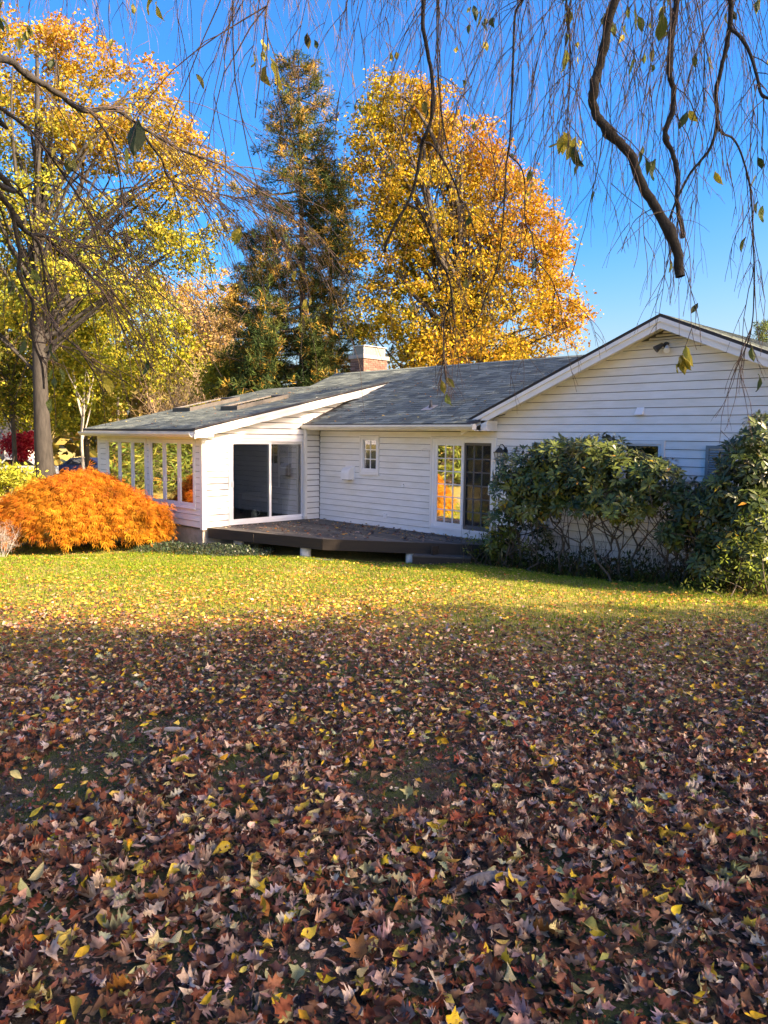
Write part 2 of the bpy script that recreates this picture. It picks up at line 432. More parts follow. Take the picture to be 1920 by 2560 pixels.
# ---- openings
DOOR1 = (4.12, 5.95, .13, 2.23)
WIN1 = (1.68, 2.31, 1.33, 2.24)
BWIN = [(7.42, 9.70, 1.05, 2.20), (11.03, 12.5, 1.05, 2.20)]
W1H = [DOOR1, WIN1]+BWIN
SDOOR = (-2.88, -.49, .06, 2.12)
FG = [(-5.03, -2.76, .50, 2.085), (-2.52, -.335, .50, 2.085)]

# front wall (y = 0) with the gable
wl1 = Wall((0, 0, 0), (1, 0, 0), (0, -1, 0), None)
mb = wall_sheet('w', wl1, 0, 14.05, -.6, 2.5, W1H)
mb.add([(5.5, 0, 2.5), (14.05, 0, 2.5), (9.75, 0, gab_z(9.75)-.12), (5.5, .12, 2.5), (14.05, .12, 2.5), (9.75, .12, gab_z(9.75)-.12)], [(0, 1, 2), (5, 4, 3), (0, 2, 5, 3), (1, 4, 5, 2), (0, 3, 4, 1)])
w1 = part('front_wall', mb, M_LAPSHADE); wl1.part = w1
Z1 = -.04
def gx_l(z): return 9.75-(gab_z(9.75)-.14-z)/.425
def gx_r(z): return 9.75+(gab_z(9.75)-.14-z)/.425
holes1 = [(4.08, 5.985, -.05, 2.27), (1.645, 2.35, 1.295, 2.28)]+[(a-.07, b+.07, c-.07, d+.04) for a, b, c, d in BWIN]
for k in range(-2, 29):
    z0 = Z1+k*EX; z1 = z0+EX
    if k < 0: wl1.course(z0, (6.42, 14.0), (6.42, 14.0), holes1)
    elif z1 < 2.44: wl1.course(z0, (.06, 14.0), (.06, 14.0), holes1)
    else:
        a, b = gx_l(z0), gx_r(z0); a2, b2 = gx_l(z1), gx_r(z1)
        if b2-a2 < .9: break
        if z0 < 2.5: a = a2 = max(.06, min(a, 5.8))
        wl1.course(z0, (max(a, 5.75) if z0 > 2.5 else a, min(b, 14)), (max(a2, 5.75) if z0 > 2.5 else a2, min(b2, 14)), [])
# gable louvre vent
vt = subempty('gable_vent')
for i in range(5):
    z = 3.98+i*.055; hw = (gab_z(9.75)-.2-z)/.425
    if hw > .06: MB().slab((9.75-hw, -.012, z), (2*hw, 0, 0), (0, -.035, -.03), (0, .004, .012)).build('vent_slat', M_TRIM, vt)

# sunroom side wall (x = 0), u = y
wl2 = Wall((0, 0, 0), (0, 1, 0), (1, 0, 0), None)
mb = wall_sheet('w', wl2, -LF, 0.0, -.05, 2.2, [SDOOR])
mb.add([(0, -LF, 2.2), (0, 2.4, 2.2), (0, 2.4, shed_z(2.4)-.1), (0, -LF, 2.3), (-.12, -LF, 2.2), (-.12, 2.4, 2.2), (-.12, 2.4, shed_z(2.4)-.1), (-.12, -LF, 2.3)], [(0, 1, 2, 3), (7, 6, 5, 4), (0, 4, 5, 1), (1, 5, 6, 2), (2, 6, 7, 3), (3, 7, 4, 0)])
w2 = part('sunroom_side_wall', mb, M_LAPSHADE); wl2.part = w2; wl2.gap = .02
def rk(z): return (z+.16-2.42)/.227-3.78
for k in range(-1, 26):
    z0 = .003+k*EX; z1 = z0+EX
    a = max(-LF+.095, rk(z0)); a2 = max(-LF+.095, rk(z1))
    e = -.005 if z1 < 2.52 else (z0-2.811)/.42+.1
    e2 = -.005 if z1 < 2.52 else (z1-2.811)/.42+.1
    if e2-a2 < .05: break
    if z0 < -.1: continue
    wl2.course(max(z0, .003), (a, e), (a2, e2), [(-2.925, -.445, .0, 2.165)])
# sunroom front wall (y = -LF), u = x
wl3 = Wall((0, -LF, 0), (1, 0, 0), (0, -1, 0), None)
w3 = part('sunroom_front_wall', wall_sheet('w', wl3, XS, 0, -.05, 2.38, FG), M_LAPSHADE); wl3.part = w3
holes3 = [(a-.05, b+.05, .42, 2.4) for a, b, c, d in FG]
for k in range(0, 14):
    z0 = -.005+k*EX
    wl3.course(z0, (XS+.1, -.09), (XS+.1, -.09), holes3)
fr = MB().box(XS-.01, .01, -LF-.03, -LF-.001, 2.12, 2.395); part('frieze_board', fr, M_TRIM)
# other walls, not in view but there
mb = MB().box(XS-.12, XS, -LF+.002, 7.3, -.6, 2.35); mb.box(XS, 14.05, 7.18, 7.3, -.6, 2.5); mb.box(13.93, 14.05, .12, 7.18, -.6, 2.5)
part('rear_wall', mb, M_TRIM)
part('foundation', MB().box(XS-.02, -.05, -LF+.02, -LF+.2, -.9, -.055).box(-.2, -.05, -LF+.2, 0, -.9, -.055).box(XS-.02, XS+.2, -LF+.2, 7, -.9, -.055), M_CONC)
part('foundation', MB().box(6.5, 14.0, .02, .2, -.9, -.355), M_CONC)
# interior
part('interior_floor', MB().box(XS, -.12, -LF+.12, 0, -.055, -.005).box(0, 13.9, .12, 7.1, -.06, -.01), M_INTF)
part('interior_wall', MB().box(XS, -.12, -.02, .1, -.005, 3.3).box(.1, 13.9, 3.0, 3.1, -.01, 2.5).box(3.2, 3.3, .14, 3, -.01, 2.5), M_INT)
part('interior_ceiling', MB().box(.0, 13.9, .13, 7.1, 2.42, 2.46), M_INT)
idr = subempty('window_reflection_door')  # door added where the glass only reflects the small front window
MB().box(-1.75, -.85, -.07, -.022, 0, 2.05).build('reflection_leaf', M_TRIM, idr)
for i in range(2):
    for k in range(4): MB().box(-1.65+.42*i, -1.29+.42*i, -.078, -.071, .75+.3*k, 1.02+.3*k).build('pane', M_GLASS2, idr)
MB().cyl((-.93, -.07, 1.0), (0, -.06, 0), .03).build('knob', M_DGREY, idr)
cb = [(.0, .1), (-LF, -LF)]
part('corner_board', MB().box(-.088, .026, -LF-.026, -LF-.001, -.05, 2.12).box(.001, .026, -LF-.001, -LF+.09, -.05, 2.3), M_TRIM, label='white corner board of the sunroom')
part('corner_board', MB().box(XS-.02, XS+.095, -LF-.026, -LF-.001, -.05, 2.12), M_TRIM)

# ---- sliding doors and windows
def frame_mb(wl, u0, u1, z0, z1, wd, n0, n1, sill=None):
    mb = MB(); P = wl.P; zb = z0+(sill if sill is not None else wd)
    def bx(a, b, c, d): mb.hexa([P(a, c, n0), P(b, c, n0), P(b, c, n1), P(a, c, n1), P(a, d, n0), P(b, d, n0), P(b, d, n1), P(a, d, n1)])
    bx(u0, u0+wd, z0, z1); bx(u1-wd, u1, z0, z1); bx(u0+wd, u1-wd, z1-wd, z1)
    if zb > z0: bx(u0+wd, u1-wd, z0, zb)
    return mb
def rect(wl, a, b, c, d, n0, n1):
    P = wl.P
    return MB().hexa([P(a, c, n0), P(b, c, n0), P(b, c, n1), P(a, c, n1), P(a, d, n0), P(b, d, n0), P(b, d, n1), P(a, d, n1)])
def sash(par, wl, u0, u1, z0, z1, nf, sw, cols, rows, glass=M_GLASS, mat=M_VINYL, mw=.022, bot=None, name='sash'):
    """sash frame, panes and muntins in the wall's plane, nf = outer face of the sash"""
    s_ = frame_mb(wl, u0, u1, z0, z1, sw, nf-.04, nf, bot).build(name, mat, par)
    a, b, c, d = u0+sw, u1-sw, z0+(bot or sw), z1-sw
    pw, ph = (b-a)/cols, (d-c)/rows
    for i in range(cols):
        for k in range(rows):
            rect(wl, a+i*pw+.001, a+(i+1)*pw-.001, c+k*ph+.001, c+(k+1)*ph-.001, nf-.024, nf-.018).build('pane', glass, par)
    for i in range(1, cols): rect(wl, a+i*pw-mw/2, a+i*pw+mw/2, c, d, nf-.017, nf-.006).build('muntin', mat, par)
    for k in range(1, rows):
        for i in range(cols):
            rect(wl, a+i*pw+(mw/2 if i else 0), a+(i+1)*pw-(mw/2 if i < cols-1 else 0), c+k*ph-mw/2, c+k*ph+mw/2, nf-.0165, nf-.007).build('muntin', mat, par)
    return s_
# gridded slider in the front wall
d1 = subempty('sliding_door', 'gridded white sliding door, its right leaf behind a dark insect screen')
P = wl1.P
frame_mb(wl1, 4.083, 5.982, .128, 2.266, .052, .001, .045, 0).build('casing', M_TRIM, d1)
frame_mb(wl1, 4.136, 5.929, .13, 2.213, .075, -.06, .035, .04).build('frame', M_VINYL, d1)
rect(wl1, 4.083, 5.982, -.05, .127, .001, .022).build('apron_board', M_TRIM, d1)
sash(d1, wl1, 4.212, 5.075, .172, 2.137, .022, .07, 3, 6, M_GLASS2, bot=.11)
sash(d1, wl1, 5.03, 5.853, .172, 2.137, -.025, .06, 3, 6, M_GLASS3, bot=.10, mat=M_VINYL, mw=.026)
frame_mb(wl1, 5.08, 5.853, .172, 2.137, .05, -.02, -.002, .05).build('screen_frame', M_DGREY, d1)
rect(wl1, 5.13, 5.803, .222, 2.087, -.012, -.010).build('insect_screen', M_SCREEN, d1)
rect(wl1, 5.79, 5.82, 1.0, 1.22, .002, .03).build('handle', M_VINYL, d1)
# small window
w_ = subempty('window', 'small six-pane white window beside the vent hood')
frame_mb(wl1, 1.646, 2.349, 1.30, 2.275, .045, .001, .04, .045).build('casing', M_TRIM, w_)
frame_mb(wl1, 1.692, 2.303, 1.346, 2.229, .06, -.05, .028, .08).build('frame', M_VINYL, w_)
rect(wl1, 1.63, 2.365, 1.275, 1.299, .001, .055).build('sill', M_TRIM, w_)
sash(w_, wl1, 1.753, 2.242, 1.427, 2.168, -.005, .012, 2, 3, M_GLASS3, mw=.024)
mbc = MB()
for i in range(9): mbc.cyl((1.70+.035*i, .22+.015*(i % 2), 1.30), (0, 0, 1.0), .022, n=6)
mbc.build('curtain', M_CURT, w_)
# sunroom slider
d2 = subempty('sliding_door', 'plain white two-leaf sliding door of the sunroom')
frame_mb(wl2, -2.92, -.45, .012, 2.16, .07, -.05, .03, .075).build('frame', M_VINYL, d2)
sash(d2, wl2, -2.849, -1.62, .088, 2.089, .014, .065, 1, 1, M_GLASS3, bot=.06)
sash(d2, wl2, -1.70, -.521, .088, 2.089, -.028, .065, 1, 1, M_GLASS3, bot=.06)
rect(wl2, -2.835, -2.80, .95, 1.1, .015, .05).build('handle', M_VINYL, d2)
# casement groups
for g, (a, b, c, d) in enumerate(FG):
    wg = subempty('window', ['far group of three tall casements', 'near group of three tall casements'][g])
    frame_mb(wl3, a-.045, b+.045, c-.05, d+.03, .045, .001, .035, .05).build('casing', M_TRIM, wg)
    rect(wl3, a-.06, b+.06, c-.075, c-.051, .001, .055).build('sill', M_TRIM, wg)
    wd = (b-a)/3
    for i in range(3):
        sash(wg, wl3, a+i*wd+.004, a+(i+1)*wd-.004, c+.004, d-.004, .02, .068, 1, 1, M_GLASS4, M_TRIM)
        rect(wl3, a+i*wd+.03, a+i*wd+.045, c+.55, c+.66, .021, .045).build('latch', M_VINYL, wg)
# windows behind the shrubs and shutters
for j, (a, b, c, d) in enumerate(BWIN):
    wg = subempty('window', ['wide window half hidden by shrubs', 'right window behind the tall shrub'][j])
    frame_mb(wl1, a-.065, b+.065, c-.06, d+.035, .065, .001, .04, .06).build('casing', M_TRIM, wg)
    n = 3 if j == 0 else 2; wd = (b-a)/n
    for i in range(n): sash(wg, wl1, a+i*wd+.003, a+(i+1)*wd-.003, c+.003, d-.003, .015, .06, 1, 2, M_GLASS)
for j, (a, b) in enumerate([(6.91, 7.33), (10.52, 10.945)]):
    sh = subempty('shutter', 'blue-grey louvred shutter')
    z0, z1 = .95, 2.165
    frame_mb(wl1, a, b, z0, z1, .055, .021, .05).build('frame', M_SHUT, sh)
    rect(wl1, a+.055, b-.055, 1.53, 1.59, .021, .048).build('rail', M_SHUT, sh)
    for k in range(26):
        z = z0+.06+k*.041
        if 1.51 < z < 1.59: continue
        P = wl1.P
        MB().hexa([P(a+.055, z, .040), P(b-.055, z, .040), P(b-.055, z+.006, .046), P(a+.055, z+.006, .046), P(a+.055, z+.03, .022), P(b-.055, z+.03, .022), P(b-.055, z+.036, .028), P(a+.055, z+.036, .028)]).build('slat', M_SHUT, sh)

# ---- roofs
THK = .05
def roof_slab(name, pts, mat, th=THK):
    """planar roof deck from corner points (upper face), given thickness downward"""
    v = [np.array(q, float) for q in pts]+[np.array(q, float)-np.array([0, 0, th]) for q in pts]; n = len(pts)
    return MB().add(v, [tuple(range(n)), tuple(range(n, 2*n))[::-1]]+[(i, n+i, n+(i+1) % n, (i+1) % n) for i in range(n)])
r_main = part('main_roof', roof_slab('r', [(-3.45, -.62, main_z(-.62)), (9.6, -.62, main_z(-.62)), (9.6, RIDGE_Y, main_z(RIDGE_Y)), (-3.45, RIDGE_Y, main_z(RIDGE_Y))], M_TAR).add([(-3.45, RIDGE_Y, main_z(RIDGE_Y)), (9.6, RIDGE_Y, main_z(RIDGE_Y)), (9.6, 7.7, 2.6), (-3.45, 7.7, 2.6)], [(0, 1, 2, 3)]), M_TAR)
# the main deck stops short of the gable's own face
me = r_main.data
for v in me.vertices:
    if v.co.x > 9 and v.co.y < 0: v.co.x = 5.62
    
SX0, SX1 = -5.82, .27
SY0, SY1 = -LF-.36, 2.45
r_shed = part('sunroom_roof', roof_slab('r', [(SX0, SY0, shed_z(SY0)), (SX1, SY0, shed_z(SY0)), (SX1, SY1, shed_z(SY1)), (SX0, SY1, shed_z(SY1))], M_TAR), M_TAR)
r_gab = part('gable_roof', roof_slab('r', [(5.30, -.42, gab_z(5.30)), (9.75, -.42, gab_z(9.75)), (9.75, 7.7, gab_z(9.75)), (5.30, 7.7, gab_z(5.3))], M_TAR).add(*(lambda q: (q.v, q.f))(roof_slab('r', [(9.75, -.42, gab_z(9.75)), (14.4, -.42, gab_z(14.4)), (14.4, 7.7, gab_z(14.4)), (9.75, 7.7, gab_z(9.75))], M_TAR))), M_TAR)
# left end of the sunroom's higher back part
def shingle_mesh(wd, ht, th0, th1, ax, up, nrm, mat):
    """one tab: exposed butt edge thick, top thin; local origin at the lower left corner"""
    ax, up, nrm = map(np.array, (ax, up, nrm))
    q = lambda a, b, c: ax*a+up*b+nrm*c
    return MB().hexa([q(0, 0, .001), q(wd, 0, .001), q(wd, 0, th0), q(0, 0, th0), q(0, ht, .001), q(wd, ht, .001), q(wd, ht, th1), q(0, ht, th1)])
tabs = []          # (roof, origin, axis, up, normal, width)
def shingle_field(roof, O, ax, up, wid, length, keep):
    ax = np.array(ax, float); up = np.array(up, float); up /= np.linalg.norm(up); nr = np.cross(ax, up); nr /= np.linalg.norm(nr)
    if nr[2] < 0: nr = -nr
    ex = .143; tw = .325; rows = int(length/ex)
    rr = np.random.default_rng(3)
    for k in range(rows+1):
        off = -((k % 2)*.5+(k % 3)*.13)*tw+rr.uniform(-.04, .04)
        n = int((wid-off)/tw)+1
        for i in range(n):
            a = off+i*tw; b = a+tw-.012
            a = max(a, 0); b = min(b, wid)
            if b-a < .05: continue
            o = np.array(O)+ax*a+up*(k*ex)
            cc = o+ax*(b-a)/2+up*ex/2
            if keep(cc): tabs.append((roof, o, ax, up, nr, b-a, cc))
upm = (0, 1, .42); ups = (0, 1, .227)
def keep_main(c):
    x, y, z = c
    if y > RIDGE_Y-.02: return False
    if x < .22 and y < (2.36 if x > SX0 else -9): return False
    if x < .3 and y < 2.4: return False
    return (x < 5.6) or (y > -.3 and z > gab_z(x)-.05)
shingle_field(r_main, (-3.45, -.62, main_z(-.62)), (1, 0, 0), upm, 13.0, 4.56, keep_main)
shingle_field(r_shed, (SX0, SY0, shed_z(SY0)), (1, 0, 0), ups, SX1-SX0, (SY1-SY0)*1.025, lambda c: shed_z(c[1]) > main_z(c[1])-.02 or c[0] < -3.45)
upg = (-1, 0, .425)
shingle_field(r_gab, (14.4, -.42, gab_z(14.4)), (0, 1, 0), upg, 8.1, 5.05, lambda c: True)
def visible_size(tb):
    x, y, wz = proj(tb[6]); return tb[5]/wz[0] if (0 < x[0] < 1920 and wz[0] > 0) else 0
main_tabs = [tb for tb in tabs if tb[0] is not r_gab]
order = sorted(range(len(main_tabs)), key=lambda i: -visible_size(main_tabs[i]))
chosen = set(order[:300]); cache = {}
rest = {}
for i, tb in list(enumerate(main_tabs))+[(-1, tb) for tb in tabs if tb[0] is r_gab]:
    roof, o, ax, up, nr, wd, cc = tb
    if i in chosen:
        key = (roof.name, round(wd, 2))
        if key not in cache: cache[key] = shingle_mesh(round(wd, 2)-.004, .19, .0125, .004, ax, up, nr, M_SHIN).mesh('shingle', M_SHIN)
        s_ = link('shingle', cache[key], roof); s_.location = tuple(o+nr*random.uniform(0, .003))
    else:
        q = shingle_mesh(wd, .19, .0125, .004, ax, up, nr, M_SHINI)
        rest.setdefault(roof.name, (roof, MB()))[1].add([np.array(v)+o+nr*random.uniform(0, .003) for v in q.v], q.f)
for roof, mb_ in rest.values():
    o = mb_.build('shingle_field', M_SHINI, roof); o['kind'] = 'stuff'
mb = MB()
for k in range(40): mb.slab((-3.45+.33*k, RIDGE_Y-.13, main_z(RIDGE_Y-.13)+.016), (.32, 0, 0), (0, .13, .055), (0, .002, .008))
mb.build('ridge_cap', M_SHIN, r_main)
# eaves, rakes, gutters
def rake_board(name, p0, p1, out, hgt, th, mat=M_TRIM, drop=.055):
    p0, p1, out = map(lambda q: np.array(q, float), (p0, p1, out))
    return part(name, MB().slab(p0-np.array([0, 0, drop]), p1-p0, (0, 0, -hgt), out*th), mat)
def rk_pt(x, y=-.40): return (x, y, gab_z(x))
for s in (-1, 1):
    xe = 9.75+s*4.47
    rake_board('rake_board', rk_pt(9.75), rk_pt(xe), (0, 1, 0), .185, .03)
    rake_board('rake_trim', (9.75, -.425, gab_z(9.75)), (xe, -.425, gab_z(xe)), (0, 1, 0), .075, .0245, drop=.045)
    part('rake_soffit', MB().slab((9.75, -.369, gab_z(9.75)-.15), np.array(rk_pt(xe))-np.array(rk_pt(9.75)), (0, .367, 0), (0, 0, -.012)), M_TRIM)
    part('drip_edge', MB().slab((9.75, -.434, gab_z(9.75)+.001), np.array(rk_pt(xe))-np.array(rk_pt(9.75)), (0, .12, 0), (0, 0, .012)), M_TAR)
    x0 = 9.75+s*3.92
    part('eave_return', MB().box(min(x0, x0-s*.16), max(x0, x0-s*.16), -.40, -.021, 2.40, 2.62), M_TRIM)
rake_board('rake_board', (SX1, SY0, shed_z(SY0)), (SX1, 2.35, shed_z(2.35)), (-1, 0, 0), .17, .03)
rake_board('rake_trim', (SX1+.024, SY0, shed_z(SY0)), (SX1+.024, 2.35, shed_z(2.35)), (-1, 0, 0), .07, .0235, drop=.03)
part('rake_soffit', MB().slab((.026, SY0, shed_z(SY0)-.19), (0, 2.35-SY0, .227*(2.35-SY0)), (SX1-.06, 0, 0), (0, 0, -.01)), M_TRIM)
part('eave_return', MB().box(-.03, SX1+.02, SY0+.03, -LF-.031, 2.17, 2.34).box(.027, SX1+.02, -LF-.031, -LF+.14, 2.19, 2.34), M_TRIM)
part('eave_fascia', MB().box(SX0+.04, SX1-.04, SY0+.02, SY0+.045, shed_z(SY0)-.2, shed_z(SY0)-.052).box(SX0+.04, -.04, SY0+.046, -LF-.032, shed_z(SY0)-.2, shed_z(SY0)-.18), M_TRIM)
part('drip_edge', MB().slab((SX1-.09, SY0-.012, shed_z(SY0)+.003), (0, 2.35-SY0, .227*(2.35-SY0)), (.125, 0, 0), (0, 0, .02)), M_TAR)
GP = [(0, 0, 0), (0, -.075, 0), (0, -.125, .06), (0, -.125, .105), (0, -.115, .105), (0, -.115, .062), (0, -.07, .01), (0, -.01, .01), (0, -.01, .105), (0, 0, .105)]
def gutter(x0, x1, y, z): 
    g = part('gutter', MB().prism(GP, (x0, y, z), (x1-x0, 0, 0)), M_GUT); return g
gutter(.03, 5.83, -.56, 2.425)
gutter(SX0-.08, .2, SY0+.015, shed_z(SY0)-.185)
part('gutter_end', MB().box(5.831, 5.84, -.69, -.555, 2.42, 2.535), M_GUT)
part('eave_fascia', MB().box(.03, 5.78, -.555, -.535, 2.40, 2.545).box(.03, 5.78, -.535, -.022, 2.40, 2.415), M_TRIM)
ds = part('downspout', MB().slab((.06, -.60, .1), (.085, 0, 0), (0, .065, 0), (0, 0, 2.32)), M_GUT)
MB().slab((.055, -.62, .02), (.095, 0, 0), (0, .1, 0), (0, -.02, .079)).build('outlet', M_PIPE, ds)
for z in (.6, 1.7): MB().box(.052, .153, -.605, -.53, z, z+.025).build('strap', M_GUT, ds)
# main roof's left rake
part('rake_board', MB().slab((-3.47, RIDGE_Y, main_z(RIDGE_Y)-.03), (0, -3.0, -1.26), (0, 0, -.15), (-.02, 0, 0)), M_TRIM)
# chimney
ch = subempty('chimney', 'red brick chimney with concrete crown and mesh spark cage')
CX0, CX1, CY0, CY1 = -2.90, -2.27, 3.78, 4.87
MB().box(CX0+.012, CX1-.012, CY0+.012, CY1-.012, 3.0, 4.795).build('mortar_core', M_MORTAR, ch)
bmc = {}
def brick(o, a, ln, nrm, dep=.03):
    key = (tuple(a), round(ln, 3))
    if key not in bmc: bmc[key] = MB().slab((0, 0, 0), np.array(a)*ln, np.array(nrm)*dep, (0, 0, .058)).mesh('brick', M_BRICK)
    s_ = link('brick', bmc[key], ch); s_.location = tuple(o)
for k in range(13):
    z = 3.895+.0695*k
    for (o, a, wd, nr) in (((CX0, CY0+.012, z), (1, 0, 0), CX1-CX0, (0, -1, 0)), ((CX1-.012, CY0, z), (0, 1, 0), CY1-CY0, (1, 0, 0)), ((CX0+.012, CY0, z), (0, 1, 0), CY1-CY0, (-1, 0, 0))):
        if a[1] and nr[0] < 0 and k < 0: continue
        ln = .205; u = -(k % 2)*.107
        while u < wd-.02:
            a0 = max(u, 0); b0 = min(u+ln, wd)
            if b0-a0 > .03: brick(np.array(o)+np.array(a)*a0, a, b0-a0, nr, .018+random.uniform(0, .003))
            u += ln+.010
MB().box(CX0-.05, CX1+.05, CY0-.05, CY1+.05, 4.797, 4.915).build('crown', M_CONC, ch)
m, t, p = nodes_of('spark_mesh'); t.nodes.remove(p)
_a = N(t, 'ShaderNodeBsdfTransparent'); _b = N(t, 'ShaderNodeBsdfPrincipled'); _b.inputs['Base Color'].default_value = (.30, .29, .26, 1); _b.inputs['Metallic'].default_value = .7; _b.inputs['Roughness'].default_value = .45
_m = N(t, 'ShaderNodeMixShader'); _m.inputs[0].default_value = .72
t.links.new(_a.outputs[0], _m.inputs[1]); t.links.new(_b.outputs[0], _m.inputs[2]); t.links.new(_m.outputs[0], t.nodes['Material Output'].inputs[0])
a, b, c, d = CX0+.06, CX1-.06, CY0+.06, CY1-.06
MB().box(a, b, c, c+.004, 4.916, 5.2).box(a, b, d-.004, d, 4.916, 5.2).box(a, a+.004, c+.005, d-.005, 4.916, 5.2).box(b-.004, b, c+.005, d-.005, 4.916, 5.2).build('spark_cage', m, ch)
fm = MB()
for x in (a-.003, b-.017):
    for y in (c-.003, d-.017): fm.box(x, x+.02, y, y+.02, 4.916, 5.2)
fm.build('cage_post', M_FLASH, ch)
MB().box(a-.05, b+.05, c-.05, d+.05, 5.201, 5.222).build('cage_lid', M_FLASH, ch)
# skylights on the sunroom
for j, (x0, x1) in enumerate([(-4.98, -3.98), (-2.36, -1.55)]):
    sk = subempty('skylight', ['far black framed skylight', 'near black framed skylight'][j])
    y0, y1 = -1.6, .15
    q = lambda x, y, h: np.array([x, y, shed_z(y)+h])
    for (ax, bx, ay, by) in ((x0, x1, y0, y0+.07), (x0, x1, y1-.07, y1), (x0, x0+.07, y0+.07, y1-.07), (x1-.07, x1, y0+.07, y1-.07)):
        MB().hexa([q(ax, ay, .01), q(bx, ay, .01), q(bx, by, .01), q(ax, by, .01), q(ax, ay, .12), q(bx, ay, .12), q(bx, by, .12), q(ax, by, .12)]).build('curb', M_SKYF, sk)
    MB().hexa([q(x0+.07, y0+.07, .085), q(x1-.07, y0+.07, .085), q(x1-.07, y1-.07, .085), q(x0+.07, y1-.07, .085), q(x0+.07, y0+.07, .1), q(x1-.07, y0+.07, .1), q(x1-.07, y1-.07, .1), q(x0+.07, y1-.07, .1)]).build('glazing', M_GLASS2, sk)
# roof vent pipe with flashing
rv = subempty('roof_vent')
q = np.array([3.76, .28, main_z(.28)+.02])
MB().slab(q+[-.17, -.15, -.063+.004], (.30, 0, 0), (0, .3, .126), (0, 0, .006)).build('flashing', M_FLASH, rv)
MB().cyl(q+[0, .03, -.02], (0, 0, .2), .032).build('pipe', M_DGREY, rv)
MB().cyl(q+[0, .03, .0], (0, 0, .09), .06, .034).build('boot', M_BLACK, rv)
# wall lantern
la = subempty('wall_lantern', 'black carriage lantern with glass panes beside the gridded door')
lx, ly = 6.17, -.16
MB().cyl((lx+.06, -.022, 1.97), (0, -.02, 0), .06, n=14).box(lx+.035, lx+.085, -.045, -.022, 1.86, 2.06).build('back_plate', M_BLACK, la)
arm = [(lx+.06, -.04, 2.0), (lx+.06, -.09, 2.08), (lx+.05, -.13, 2.115), (lx+.02, -.16, 2.115), (lx, -.165, 2.08), (lx, -.16, 2.05)]
MB().tube(arm, .011, 6).build('arm', M_BLACK, la)
def frustum(z0, r0_, z1, r1_): 
    k = [(-1, -1), (1, -1), (1, 1), (-1, 1)]
    return MB().hexa([(lx+a*r0_, ly+b*r0_, z0) for a, b in k]+[(lx+a*r1_, ly+b*r1_, z1) for a, b in k])
frustum(1.94, .095, 1.955, .095).build('rim', M_BLACK, la)
frustum(1.956, .075, 2.05, .022).build('cap', M_BLACK, la)
m = plain('lantern_glass', (.5, .5, .48), (.4, .4, .38), .25)
frustum(1.775, .05, 1.939, .082).build('glass', m, la)
frustum(1.755, .056, 1.774, .056).build('base', M_BLACK, la)
for a in (-1, 1):
    for b in (-1, 1): MB().tube([(lx+a*.055, ly+b*.055, 1.77), (lx+a*.087, ly+b*.087, 1.945)], .006, 4).build('bar', M_BLACK, la)
for a in (-1, 1): MB().tube([(lx+a*.054, ly, 1.77), (lx+a*.086, ly, 1.945)], .005, 4).build('bar', M_BLACK, la)
MB().tube([(lx, ly-.054, 1.77), (lx, ly-.086, 1.945)], .005, 4).build('bar', M_BLACK, la)
# vent hood left of the small window (quarter-round)
prof = [(0, 0, 0)]+[(0, -.2*math.cos(a), .2*math.sin(a)+.13) for a in np.linspace(0, math.pi/2, 7)]+[(0, 0, .33)]
prof.insert(1, (0, -.2, 0))
hd = part('vent_hood', MB().prism([(q_[0], q_[1]-.021, q_[2]) for q_ in prof], (1.13, 0, 1.13), (.30, 0, 0)), M_VINYL, label='white quarter-round exhaust hood')
MB().box(1.10, 1.46, -.024, -.0205, 1.10, 1.50).build('mounting_plate', M_VINYL, hd)
MB().box(1.16, 1.40, -.2, -.06, 1.115, 1.129).build('grille', M_DGREY, hd)
part('outlet_box', MB().box(2.55, 2.67, -.05, -.021, .23, .33), M_VINYL)
part('pipe_cap', MB().cyl((3.2, -.012, 1.07), (0, -.03, 0), .04), M_VINYL)
part('coax_cable', MB().tube([(3.78, -.03, 1.93), (3.86, -.04, 1.98), (3.96, -.04, 1.985), (4.03, -.04, 1.93), (4.05, -.04, 1.82), (4.05, -.035, 1.72)], .006, 5), M_TRIM)
# flood light and small hood on the gable
fl = subempty('flood_light')
q = hit(1664, 866, 1, -.06)
MB().cyl((q[0], -.022, q[2]+.03), (0, -.03, 0), .055).build('base', M_BLACK, fl)
MB().cyl((q[0], -.05, q[2]+.03), (-.05, -.08, -.02), .015, n=8).build('arm', M_BLACK, fl)
MB().cyl((q[0]-.03, -.11, q[2]+.04), (-.10, -.08, -.10), .03, .065).build('lamp_head', M_BLACK, fl)
MB().cyl((q[0]+.03, -.06, q[2]), (.04, -.10, -.09), .03, .055).build('lamp_head', M_VINYL, fl)
q = hit(1600, 1030, 1, -.04)
part('wall_vent', MB().add([(q[0]-.08, -.02, q[2]-.05), (q[0]+.08, -.02, q[2]-.05), (q[0]+.08, -.12, q[2]-.05), (q[0]-.08, -.12, q[2]-.05), (q[0]-.07, -.02, q[2]+.09), (q[0]+.07, -.02, q[2]+.09)], [(0, 1, 2, 3), (2, 1, 5), (0, 3, 4), (3, 2, 5, 4), (0, 4, 5, 1)]), M_VINYL)

